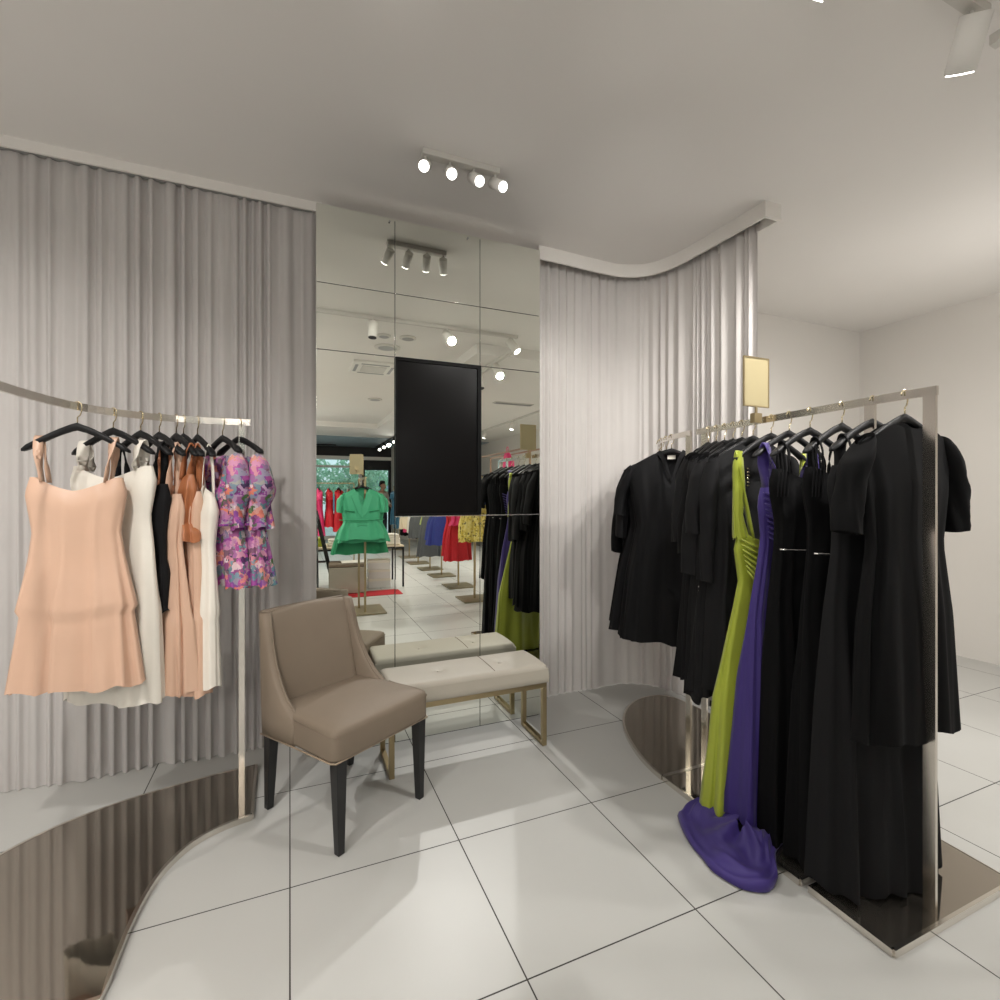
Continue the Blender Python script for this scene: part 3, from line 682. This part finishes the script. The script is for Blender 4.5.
# ------------------------------------------------------------------ left rack
lr = thing('clothes_rack', 'curved steel clothes rack with smoked base at the left edge', 'clothes rack', (0, 0, 0))
inner = [(-.143, 2.275), (-.237, 2.250), (-.317, 2.205), (-.376, 2.135), (-.425, 2.02), (-.45, 1.85), (-.455, 1.6)]
outer = [(-1.15, 1.6), (-1.14, 1.95), (-1.05, 2.25), (-.9, 2.45), (-.7, 2.57), (-.45, 2.64), (-.15, 2.69)]
rim_base('base_plate', [(p.x, p.y) for p in catmull([(a, b, 0) for a, b in inner], 4)]+[(p.x, p.y) for p in catmull([(a, b, 0) for a, b in outer], 4)], lr)
lp = catmull([(-.165, 2.52, 0), (-.30, 2.525, 0), (-.45, 2.51, 0), (-.62, 2.43, 0), (-.74, 2.27, 0), (-.80, 2.0, 0), (-.81, 1.7, 0)], 6)
MB().tube([(p.x, p.y, RZ-.013) for p in lp], 0, w=(.006, .014)).build('hanging_rail', M['steel'], lr)
for x, y in ((-.20, 2.52), (-.80, 1.8)): MB().box(x-.012, x+.012, y-.008, y+.008, .02, RZ-.02).build('upright', M['steel'], lr)
def at_x(xv):
    best = min(lp, key=lambda p: abs(p.x-xv)); return best.x, best.y
HL = 'black hanger of the '
def lgown(xv, rz, label, m, seed, **k):
    x, y = at_x(xv); return gown((x, y), rz, label, m, seed, hg='hangers on the left rack', **k)
def playsuit(xv, rz, label, seed, dy=0):
    x, y = at_x(xv); y += dy
    hanger((x, y), rz, HL+label, 'hangers on the left rack', hw=.15, slope=.42)
    t = thing('playsuit', label, 'playsuit', (x, y, 0), rz, 'floral playsuits on the left rack')
    cloth([(1.52, .125, .022, 0), (1.46, .14, .032, 0), (1.36, .15, .05, 0), (1.25, .155, .058, 0), (1.185, .165, .055, 0)], 7, .02, seed, slope=.25, nd=.16, nw=.07, nback=.05, nl=16).build('top_layer', M['floral'], t, smooth=True)
    cloth([(1.26, .125, .04, 0), (1.18, .145, .05, 0), (1.08, .155, .055, 0), (.935, .175, .060, 0)], 9, .022, seed+2, nl=14).build('shorts_layer', M['floral'], t, smooth=True)
    for sx in (-1, 1):
        mb = MB(); rings = []
        for i in range(10):
            u = i/9; r = .026+.034*math.sin(PI*min(1, u*1.05))+.004*math.sin(13*u)
            rings.append([(sx*(.12+.03*math.sin(u*PI*.8))+r*.75*math.cos(2*PI*j/20)*(1+.08*math.sin(j*2.1)), r*math.sin(2*PI*j/20)*(1+.1*math.sin(j*1.7)), 1.50-.27*u+.012*math.cos(2*PI*j/20)) for j in range(20)])
        mb.loft(rings, True, False).build('puff_sleeve', M['floral'], t, smooth=True)
    MB().tube([(-.15, -.03, 1.205), (-.08, -.075, 1.20), (0, -.08, 1.20), (.08, -.075, 1.20), (.15, -.03, 1.205)], .006, 6).build('waist_seam', M['floral'], t, smooth=True)
    return t
playsuit(-.205, math.radians(-50), 'floral playsuit with puff sleeves hanging by the steel post', 41)
playsuit(-.285, math.radians(-58), 'second floral playsuit tucked behind the white dress on the left rack', 47)
lgown(-.375, math.radians(-62), 'white halter sheath dress on the left rack', 'white', 51, hem=.53, w=.18, flare=.19, waist=.165, amp=.012, depth=.045, fdep=.055, top=.27, folds=5, name='dress', cat='dress', strapw=.008, hw=.17, neck=.06)
lgown(-.415, math.radians(-58), 'peach satin slip dress beside the white dress', 'peach', 57, hem=.50, w=.155, flare=.17, waist=.14, amp=.028, depth=.04, fdep=.055, top=.25, folds=7, name='dress', cat='dress', strapw=.016, hw=.17, strap_m='rust')
lgown(-.455, math.radians(-55), 'rust brown satin slip top behind the peach dress', 'rust', 62, hem=1.14, w=.15, flare=.16, waist=.14, amp=.02, depth=.04, fdep=.045, top=.18, folds=6, name='camisole', cat='top', strapw=.012, hw=.17)
lgown(-.50, math.radians(-50), 'cream satin slip dress with long soft folds on the left rack', 'peach', 67, hem=.52, w=.16, flare=.18, waist=.15, amp=.024, depth=.04, fdep=.055, top=.26, folds=7, name='dress', cat='dress', strapw=.014, hw=.17)
lgown(-.56, math.radians(-42), 'black slim dress on the left rack beyond the peach dress', 'black2', 71, hem=.86, w=.16, flare=.16, waist=.14, amp=.02, depth=.04, fdep=.045, top=.22, folds=6, name='dress', cat='dress', strapw=.014, hw=.17)
lgown(-.64, math.radians(-28), 'white straight dress at the outer bend of the left rack', 'white', 77, hem=.52, w=.18, flare=.19, waist=.165, amp=.015, depth=.04, fdep=.055, top=.15, folds=6, name='dress', cat='dress', strapw=.02, hw=.17)
lgown(-.72, math.radians(-10), 'peach short dress near the open end of the left rack', 'peach', 79, hem=.62, w=.16, flare=.2, waist=.15, amp=.02, depth=.04, fdep=.055, top=.2, folds=7, name='dress', cat='dress', strapw=.014, hw=.17)

# ------------------------------------------------------------------ shop behind the camera (seen in the mirror)
# face-out stands on square brass bases
def stand(x, y, label, ztop=1.62, rz=0, sz=.42, arm=.42, two=False, armdir=1):
    t = thing('garment_stand', label, 'garment stand', (x, y, 0), rz, 'brass garment stands reflected in the mirror')
    MB().box(-sz/2, sz/2, -sz/2, sz/2, .002, .018).build('base_plate', M['brass_dull'], t, bevel=.002, seg=1)
    for dx, dy in (((-.03, -.12), (.01, .12)) if two else ((0, 0),)):
        MB().box(dx-.011, dx+.011, dy-.011, dy+.011, .018, ztop).build('pole', M['brass'], t)
    MB().tube([(0, -arm/2, ztop), (0, arm/2, ztop)], 0, w=(.010, .010)).build('arm', M['brass'], t)
    return t
def top_garment(x, y, rz, label, m, zt, zb, w, seed, name='blouse', cat='blouse', sl=.22, flare=None, amp=.02, folds=6, nd=.15, group=None, depth=.045, rail=None):
    return jacket((x, y), rz, label, zb, m, seed, name=name, cat=cat, w=w, sl=sl, flare=flare or w+.02, amp=amp, nd=nd, folds=folds, group=group, depth=depth, rail=rail or zt+.085, hlabel='hanger carrying the '+label)
stand(.77, -.50, 'brass double-pole stand carrying the green blouses', 1.52, sz=.48, arm=.5, two=True)
s2 = sign((.665, -.22), 'blank gold sign above the green blouses', z0=1.60); s2.location.z = 1.63
MB().tube([(0, 0, -.02), (.105, -.10, -.105)], .006, 8).build('bracket', M['brass'], s2)
gb = top_garment(.735, -.34, PI, 'bright green wrap blouse with short sleeves, front of the green set', 'green', 1.43, .84, .235, 101, sl=.20, nd=.20, flare=.275, group='green garments on the brass stand')
top_garment(.78, -.43, PI, 'green blouse directly behind the wrap blouse', 'green', 1.425, .80, .235, 105, sl=.2, nd=.1, flare=.29, group='green garments on the brass stand')
top_garment(.75, -.54, PI, 'deep green flared dress at the back of the green set', 'darkgreen', 1.425, .66, .23, 111, name='dress', cat='dress', sl=.2, nd=.08, flare=.32, amp=.035, group='green garments on the brass stand')
for sx in (-1, 1):
    MB().tube([(sx*.19, -.062, 1.16), (sx*.08, -.072, 1.145)], [.007, .004], 6).build('pocket_slit', M['darkgreen'], gb, smooth=True)
    MB().loft([[(sx*.085, -.05, 1.36), (sx*.045, -.05, 1.37), (sx*.02, -.062, 1.2), (sx*-.005, -.066, 1.1)], [(sx*.12, -.058, 1.33), (sx*.09, -.066, 1.25), (sx*.05, -.074, 1.14), (sx*.0, -.074, 1.08)]], False, False).build('wrap_lapel', M['green'], gb, smooth=True)
MB().tube([(-.25, -.05, 1.06), (-.1, -.082, 1.05), (.1, -.082, 1.05), (.25, -.05, 1.06)], .005, 6).build('waist_seam', M['darkgreen'], gb, smooth=True)
st = [(2.18, -.62, 'brass stand with the yellow print dress, nearest in the row', [('yprint', 1.46, .74, .18, .20, 'yellow spotted print dress on the nearest stand', 'dress', 0), ('yprint', 1.46, .78, .18, .19, 'yellow spotted print dress behind the nearest one', 'dress', -.12), ('denim', 1.47, 1.2, .17, .17, 'blue denim jacket on the nearest stand', 'jacket', .12)]),
      (2.27, -1.57, 'brass stand with the red skirt dress, second in the row', [('red', 1.36, .38, .17, .22, 'red flared dress on the second stand', 'dress', 0), ('red', 1.36, .44, .17, .21, 'red flared dress behind the first red one', 'dress', -.12), ('pink', 1.36, .9, .17, .18, 'pink top on the second stand', 'top', .12)]),
      (2.31, -2.60, 'brass stand with the cobalt dress, third in the row', [('blue', 1.40, .52, .20, .27, 'cobalt blue gathered dress on the third stand', 'dress', .05), ('blue', 1.40, .60, .2, .24, 'cobalt blue blouse behind the gathered dress', 'blouse', -.1)]),
      (2.32, -3.40, 'brass stand with grey pleated skirts, fourth in the row', [('grey', 1.35, .24, .19, .27, 'grey pleated dress on the fourth stand', 'dress', .05), ('lime', 1.35, .8, .15, .16, 'lime top beside the grey pleated dress', 'top', -.1)]),
      (2.30, -4.25, 'brass stand with grey coats, fifth in the row', [('grey', 1.38, .5, .18, .20, 'grey coat on the fifth stand', 'coat', .05), ('white', 1.38, .6, .18, .2, 'white coat on the fifth stand', 'coat', -.1)]),
      (2.34, -5.25, 'brass stand with a cream coat, sixth in the row', [('cream', 1.38, .62, .2, .22, 'cream coat on the sixth stand', 'coat', .05)])]
k = 200
for (x, y, lb, gs) in st:
    stand(x, y, lb, max(g[1] for g in gs)+.085, sz=.40)
    for (m, zt, zb, w, fl, gl, cat, dy) in gs:
        k += 3; top_garment(x, y+dy, .15*math.sin(k), gl, m, max(g[1] for g in gs), zb, w, k, name=cat, cat=cat, sl=.2, flare=fl, amp=.03, folds=9, nd=.08, group='garments on the row of brass stands')
# wall shelf with pink bag
ws = thing('display_shelf', 'copper framed shelf rail above the hanging clothes in the mirror', 'shelf', (2.62, -.6, 0))
for y0 in (-.9, .9): 
    MB().box(-.12, -.10, y0-.01, y0+.01, 0, 1.88).box(.10, .12, y0-.01, y0+.01, 0, 1.88).build('upright', M['copper'], ws)
MB().box(-.12, .12, -.91, .91, 1.60, 1.615).build('shelf_board', M['dark'], ws)
MB().box(-.12, -.10, -.9, .9, 1.86, 1.88).box(.10, .12, -.9, .9, 1.86, 1.88).build('top_bar', M['copper'], ws)
MB().box(-.01, .01, -.9, .9, 1.50, 1.52).build('hanging_rail', M['copper'], ws)
bg = thing('handbag', 'bright pink handbag on the copper shelf in the mirror', 'bag', (2.6, -.50, 1.616))
MB().loft([[(-.05, -.13, 0), (.05, -.13, 0), (.05, .08, 0), (-.05, .08, 0)], [(-.045, -.12, .14), (.045, -.12, .14), (.045, .07, .14), (-.045, .07, .14)], [(-.02, -.12, .28), (.02, -.12, .28), (.02, -.02, .26), (-.02, -.02, .26)]]).build('bag_body', M['pink'], bg, bevel=.01)
MB().tube(catmull([(0, -.10, .26), (0, -.08, .33), (0, -.04, .33), (0, -.03, .25)], 4), .005, 6).build('bag_handle', M['pink'], bg)
for i in range(5):
    yy = -1.35+.33*i
    top_garment(2.62, yy, .2*math.sin(i*2), 'cream patterned garment hanging below the copper shelf, %s from its far end' % ORD[i], ['cream', 'white', 'yprint', 'cream', 'white'][i], 1.43, .7, .17, 400+i, name='dress', cat='dress', sl=.15, group='garments below the copper shelf', rail=1.52)

# display table
tb = thing('display_table', 'black framed low display table with folded clothes', 'table', (.72, -2.2, 0))
MB().box(-.8, .8, -.33, .33, .58, .605).build('tabletop', M['cream'], tb, bevel=.003)
MB().box(-.8, .8, -.335, -.31, .555, .58).box(-.8, .8, .31, .335, .555, .58).box(-.8, -.775, -.31, .31, .555, .58).box(.775, .8, -.31, .31, .555, .58).build('table_frame', M['dark'], tb)
for sx in (-.7875, .7875):
    for sy in (-.32, .32): MB().box(sx-.0125, sx+.0125, sy-.0125, sy+.0125, 0, .556).build('leg', M['dark'], tb)
def folded(x, y, z, m, label, sx=.28, sy=.22, n=3, rz=0, group=None):
    t = thing('folded_garment', label, 'folded clothes', (x, y, z), rz, group)
    rn = random.Random(int(x*100+z*7))
    for i in range(n):
        w = 1-.03*i; h = .03
        mb = MB(); rings = []
        for zz, s_ in ((0, .95), (h*.3, 1), (h*.7, 1), (h, .94)):
            rings.append([(sx/2*w*s_*math.copysign(abs(math.cos(a))**.4, math.cos(a))*(1+.02*math.sin(3*a+i)), sy/2*w*s_*math.copysign(abs(math.sin(a))**.4, math.sin(a)), i*h+zz+.004*math.sin(2*a+i)+.004) for a in [2*PI*j/28 for j in range(28)]])
        mb.loft(rings).build('fold_layer', M[m], t, smooth=True)
folded(1.36, -2.05, .606, 'white', 'pile of folded white clothes on the table corner', n=5, sx=.26)
folded(1.02, -2.1, .606, 'cream', 'folded cream clothes beside the white pile on the table', n=3)
folded(.30, -2.1, .606, 'lime', 'folded lime clothes at the left end of the table', n=4)
folded(.62, -2.15, .606, 'white', 'folded white clothes in the middle of the table', n=3)
folded(-.05, -2.15, .606, 'red', 'folded red clothes at the hidden end of the table', n=3)
ot = thing('ottoman', 'beige upholstered storage ottoman under the display table', 'ottoman', (.72, -1.75, 0), .06)
MB().box(-.25, .25, -.19, .19, .01, .36).build('ottoman_body', M['bench'], ot, bevel=.012)
MB().box(-.25, .25, -.19, .19, .362, .41).build('ottoman_lid', M['chair'], ot, bevel=.015)
dr = thing('blanket', 'crumpled white cloth lying over the beige ottoman', 'cloth', (.80, -1.72, .411))
vs = []; 
for i in range(17):
    for j in range(13):
        u, v = i/16-.5, j/12-.5
        vs.append((u*.34, v*.26, .006+.016*abs(math.sin(u*17+v*9))*(.5-abs(v))*2+.006*math.sin(v*31)**2))
MB().add(vs, [(i*13+j, (i+1)*13+j, (i+1)*13+j+1, i*13+j+1) for i in range(16) for j in range(12)]).build('cloth_sheet', M['white'], dr, smooth=True)
for i in range(3):
    tg = thing('storage_box', ['white cardboard box at the bottom of the stack beside the ottoman', 'white cardboard box in the middle of the stack beside the ottoman', 'white cardboard box on top of the stack beside the ottoman'][i], 'box', (1.20, -2.0, .002+i*.13), .05*i, 'white boxes stacked beside the ottoman')
    MB().box(-.16, .16, -.12, .12, 0, .095).build('box_body', M['box'], tg, bevel=.002)
    MB().box(-.164, .164, -.124, .124, .095, .128).build('box_lid', M['white'], tg, bevel=.002)
tag(MB().box(.56, 1.39, -1.66, -1.32, .0, .008).build('floor_mat', M['redmat'], bevel=.003), 'red rectangular floor mat in front of the ottoman', 'floor mat')
ez = thing('easel', 'black wooden easel standing at the left edge of the mirror view', 'easel', (.36, -1.72, 0))
for (a, b) in (((.20, -.16, 0), (-.06, 0, 1.12)), ((-.22, -.16, 0), (-.07, 0, 1.12)), ((-.06, .30, 0), (-.065, .02, 1.08))):
    MB().tube([a, b], 0, w=(.026, .016), up=Vector((0, 1, 0))).build('leg', M['blackwood'], ez)
MB().tube([(-.17, -.12, .42), (.075, -.12, .42)], 0, w=(.01, .014)).build('cross_bar', M['blackwood'], ez)
# far racks: red, coral, blue, pink garments, black wall rail
def far_rack(x, y, L, rz, label, cols, names, w=.18, zt=1.45, zb=.75, group=None, grail=1.55):
    t = thing('clothes_rack', label, 'clothes rack', (x, y, 0), rz)
    MB().tube([(-L/2, 0, grail), (L/2, 0, grail)], 0, w=(.010, .010)).build('hanging_rail', M['brass'], t)
    for sx in (-1, 1):
        MB().box(sx*L/2-.01, sx*L/2+.01, -.01, .01, .02, grail).build('upright', M['brass'], t)
        MB().box(sx*L/2-.03, sx*L/2+.03, -.2, .2, 0, .02).build('foot', M['brass'], t)
    n = len(cols)
    for i, (c, nm) in enumerate(zip(cols, names)):
        s = -L/2+L*(i+.5)/n; gx, gy = x+s*math.cos(rz), y+s*math.sin(rz)
        top_garment(gx, gy, rz+PI/2+.3*math.sin(i*1.9), nm, c, zt, zb-.08*(i % 3), w, int(x*31+i*5+500), name='dress', cat='dress', sl=.16, flare=w+.03, group=group, rail=grail, folds=6)
far_rack(.55, -4.3, 1.1, .1, 'brass rack of red clothes behind the green blouses', ['red', 'red', 'pink', 'red', 'red', 'rust'], ['red dress, %s from the left on the red clothes rack' % o for o in ORD[:2]]+['pink dress in the middle of the red clothes rack']+['red dress, %s from the left on the red clothes rack' % o for o in ORD[3:5]]+['coral dress at the end of the red clothes rack'], group='dresses on the red clothes rack')
far_rack(2.62, -6.5, .8, .9, 'brass rack of pink and blue clothes near the shop entrance', ['teal', 'teal', 'pink', 'pink', 'white'], ['blue denim dress at the entrance end of the pink rack', 'blue denim dress, second on the pink rack', 'pink dress in the middle of the pink rack', 'pink dress, fourth on the pink rack', 'white dress at the near end of the pink rack'], zb=.62, group='dresses on the pink rack')
far_rack(3.55, -6.9, 2.2, 0, 'long rack of black clothes against the far wall', ['black']*4+['cream']+['black']*3, ['black dress, %s from the left on the far wall rack' % o for o in ORD[:4]]+['cream dress on the far wall rack']+['black dress, %s from the left on the far wall rack' % o for o in ORD[5:8]], w=.22, zb=.35, group='dresses on the far wall rack')
far_rack(-1.7, -2.4, 1.6, 1.2, 'brass rack of mixed clothes on the left side of the shop', ['white', 'cream', 'blue', 'green', 'pink'], ['white dress on the left side rack', 'cream dress on the left side rack', 'blue dress on the left side rack', 'green dress on the left side rack', 'pink dress on the left side rack'], group='dresses on the left side rack')

# shop assistant far back
def person(x, y, rz):
    t = thing('person', 'person with short dark hair in a white shirt looking down near the shop window', 'person', (x, y, 0), rz)
    def skin(name, vs, es, m, parent, root=0, sub=2):
        me = bpy.data.meshes.new(name); me.from_pydata([v[:3] for v in vs], es, []); me.materials.append(m)
        o = bpy.data.objects.new(name, me); C.objects.link(o); o.parent = parent
        sk_ = o.modifiers.new('k', 'SKIN'); sk_.use_smooth_shade = True
        for i, v in enumerate(vs):
            d = me.skin_vertices[0].data[i]; d.radius = (v[3], v[4] if len(v) > 4 else v[3]); d.use_root = (i == root)
        s_ = o.modifiers.new('s', 'SUBSURF'); s_.levels = s_.render_levels = sub
        return o
    V = [(0, 0, .93, .11, .075), (0, 0, 1.08, .105, .08), (0, 0, 1.25, .135, .088), (0, -.01, 1.38, .13, .085), (0, -.03, 1.46, .052, .052), (0, -.065, 1.51, .068, .066), (0, -.085, 1.585, .084, .098), (0, -.075, 1.665, .06, .07)]
    E = [(0,1), (1,2), (2,3), (3,4), (4,5), (5,6), (6,7)]
    for sx in (-1, 1):
        n = len(V); V += [(sx*.09, 0, .84, .062), (sx*.11, -.01, .48, .052), (sx*.115, .02, .09, .042), (sx*.12, -.12, .035, .035)]
        E += [(0, n), (n, n+1), (n+1, n+2), (n+2, n+3)]
        n = len(V); V += [(sx*.17, -.005, 1.385, .055), (sx*.225, -.01, 1.12, .042), (sx*.19, -.21, 1.00, .032), (sx*.175, -.27, .985, .026, .016), (sx*.17, -.31, .975, .03, .014)]
        E += [(3, n), (n, n+1), (n+1, n+2), (n+2, n+3), (n+3, n+4)]
        for f_, (dx, L_) in enumerate(((-.026, .062), (-.009, .075), (.009, .07), (.026, .055))):
            m_ = len(V); V += [(sx*.17+dx, -.345, .968, .009), (sx*.17+dx*1.15, -.345-L_*.5, .955, .008), (sx*.17+dx*1.15, -.345-L_*.85, .93, .007)]
            E += [(n+4, m_), (m_, m_+1), (m_+1, m_+2)]
        m_ = len(V); V += [(sx*.14, -.30, .975, .011), (sx*.125, -.335, .965, .009)]; E += [(n+3, m_), (m_, m_+1)]
    body = skin('body', V, E, M['skin'], t)
    SV = [(0, 0, .80, .19, .15), (0, 0, .92, .18, .14), (0, 0, 1.08, .155, .12), (0, 0, 1.25, .17, .118), (0, -.008, 1.385, .14, .098), (0, -.015, 1.455, .075, .075)]
    SE = [(0,1), (1,2), (2,3), (3,4), (4,5)]
    for sx in (-1, 1):
        n = len(SV); SV += [(sx*.17, -.005, 1.385, .066), (sx*.225, -.01, 1.12, .055), (sx*.20, -.15, 1.035, .046)]; SE += [(4, n), (n, n+1), (n+1, n+2)]
    skin('shirt', SV, SE, M['white'], body)
    TV = [(0, 0, .96, .14, .11), (0, 0, .89, .14, .11)]; TE = [(0, 1)]
    for sx in (-1, 1):
        n = len(TV); TV += [(sx*.10, 0, .84, .10), (sx*.11, -.01, .48, .07), (sx*.115, .02, .10, .06)]; TE += [(1, n), (n, n+1), (n+1, n+2)]
    skin('trousers', TV, TE, M['trousers'], body)
    skin('hair', [(0, -.115, 1.705, .055, .022), (0, -.075, 1.712, .092, .045), (0, -.02, 1.70, .102, .08), (0, .005, 1.63, .100, .07), (0, .0, 1.55, .070, .05)], [(0, 1), (1, 2), (2, 3), (3, 4)], M['hair'], body)
    fc = MB()
    for sx in (-1, 1): fc.lathe([(.001, -.008), (.008, 0), (.001, .008)], 8, (sx*.03, -.168, 1.60))
    fc.build('eyes', M['dark'], body)
    MB().loft([[(-.012, -.165, 1.575), (.012, -.165, 1.575), (.004, -.165, 1.61), (-.004, -.165, 1.61)], [(-.006, -.19, 1.578), (.006, -.19, 1.578), (.002, -.172, 1.605), (-.002, -.172, 1.605)]]).build('nose', M['skin'], body)
    MB().tube([(-.022, -.160, 1.55), (0, -.168, 1.547), (.022, -.160, 1.55)], .005, 6).build('lips', M['rust'], body)
    for sx in (-1, 1): MB().lathe([(.004, -.025), (.012, -.01), (.013, .012), (.005, .025)], 8, (sx*.082, -.07, 1.60)).build('ear', M['skin'], body)
person(2.47, -9.2, PI*.85)

# outside the shop window
gd = struct('ground', MB().box(-9, 6, -26, -10.6, -.06, -.01), M['paving'])
def tree(x, y, h, r, label, seed):
    rn = random.Random(seed); t = thing('tree', label, 'tree', (x, y, 0), 0, 'trees outside the shop window')
    MB().tube([(0, 0, 0), (.03, 0, h*.3), (-.02, .03, h*.6)], [.12, .09, .05], 8).build('trunk', M['bark'], t, smooth=True)
    mb = MB()
    for k in range(2600):
        a = rn.uniform(0, 2*PI); b = math.acos(rn.uniform(-1, 1)); q = r*(rn.random()**.4)
        p = Vector((q*math.sin(b)*math.cos(a), q*math.sin(b)*math.sin(a), h*.62+q*.8*math.cos(b)))
        d1 = Vector((rn.gauss(0, 1), rn.gauss(0, 1), rn.gauss(0, 1))).normalized()*.09; d2 = d1.cross(Vector((rn.gauss(0, 1), rn.gauss(0, 1), rn.gauss(0, 1)))).normalized()*.05
        mb.add([p-d1, p+d2, p+d1, p-d2], [(0, 1, 2, 3)])
    mb.build('crown', M['leaf'], t)
tree(.2, -14.5, 2.9, 1.5, 'leafy green tree outside seen directly behind the window glass', 1)
tree(2.9, -17, 3.2, 1.5, 'pale green tree outside seen through the door opening', 2)
tree(-3.2, -16, 3.5, 1.8, 'leafy green tree outside beyond the hidden part of the window', 4)
bd = thing('building', 'white building facade with dark windows across the street', 'building', (0, -22, 0))
MB().box(-9, 6, -.4, 0, -.01, 5).build('facade', M['facade'], bd)
for i in range(7): MB().box(-8+i*2, -6.7+i*2, 0.001, .03, .5, 2.3).build('window_pane', M['facade_glass'], bd)

# soft fill of the shop behind the photographer
for (p, e, rad) in (((-1.3, -.9, 1.75), 60, .45), ((-2.2, 1.3, 1.2), 16, .4), ((3.9, 1.4, 1.9), 26, .4), ((-.95, -4.6, 1.7), 70, .4)):
    l = bpy.data.lights.new('soft_fill', 'POINT'); l.energy = e; l.shadow_soft_size = rad; l.color = (1, .965, .92)
    o = bpy.data.objects.new('soft_fill', l); C.objects.link(o); o.location = p; o.visible_glossy = False

# light thrown back into the room by the tall mirror (image of the track spotlights)
block = bpy.data.collections.new('mirror_light_blockers')
for o in C.objects:
    r = o
    while r.parent: r = r.parent
    if o.type == 'MESH' and r.name not in ('wall_mirror', 'wall_back', 'ceiling', 'ceiling_drop') and 'label' in r: block.objects.link(o)
for o in [c for c in C.objects if c.name.startswith('trim_')]: block.objects.link(o)
for (x, d, pw) in ((1.32, (-.02, -.75, -.70), 155), (2.0, (-.15, -.75, -.70), 80)):
    l = bpy.data.lights.new('mirror_bounce', 'SPOT'); l.energy = pw; l.spot_size = math.radians(75); l.spot_blend = .5; l.shadow_soft_size = .022; l.color = (1, .985, .95)
    o = bpy.data.objects.new('mirror_bounce', l); C.objects.link(o); o.location = (x, 2*D-.88, 2.68); aim(o, d)
    o.light_linking.blocker_collection = block

# ------------------------------------------------------------------ world + camera
w = bpy.data.worlds.new('world'); S.world = w; w.use_nodes = True
bgn = w.node_tree.nodes['Background']; bgn.inputs[0].default_value = (.75, .88, 1, 1); bgn.inputs[1].default_value = 3.2
cam = bpy.data.cameras.new('camera'); co = bpy.data.objects.new('camera', cam); C.objects.link(co)
co.location = (0, 0, 1.33); co.rotation_euler = (PI/2, 0, -math.radians(22.87))
cam.sensor_width = 36; cam.lens = 36*.498; cam.shift_y = -.005; cam.clip_start = .02; cam.clip_end = 200
S.camera = co
S.view_settings.view_transform = 'Standard'; S.view_settings.look = 'None'; S.view_settings.exposure = -.42
cy = S.cycles
cy.use_denoising = True; cy.max_bounces = 10; cy.diffuse_bounces = 4; cy.glossy_bounces = 6; cy.transmission_bounces = 6; cy.transparent_max_bounces = 12
cy.sample_clamp_indirect = 6; cy.caustics_reflective = False; cy.blur_glossy = .3
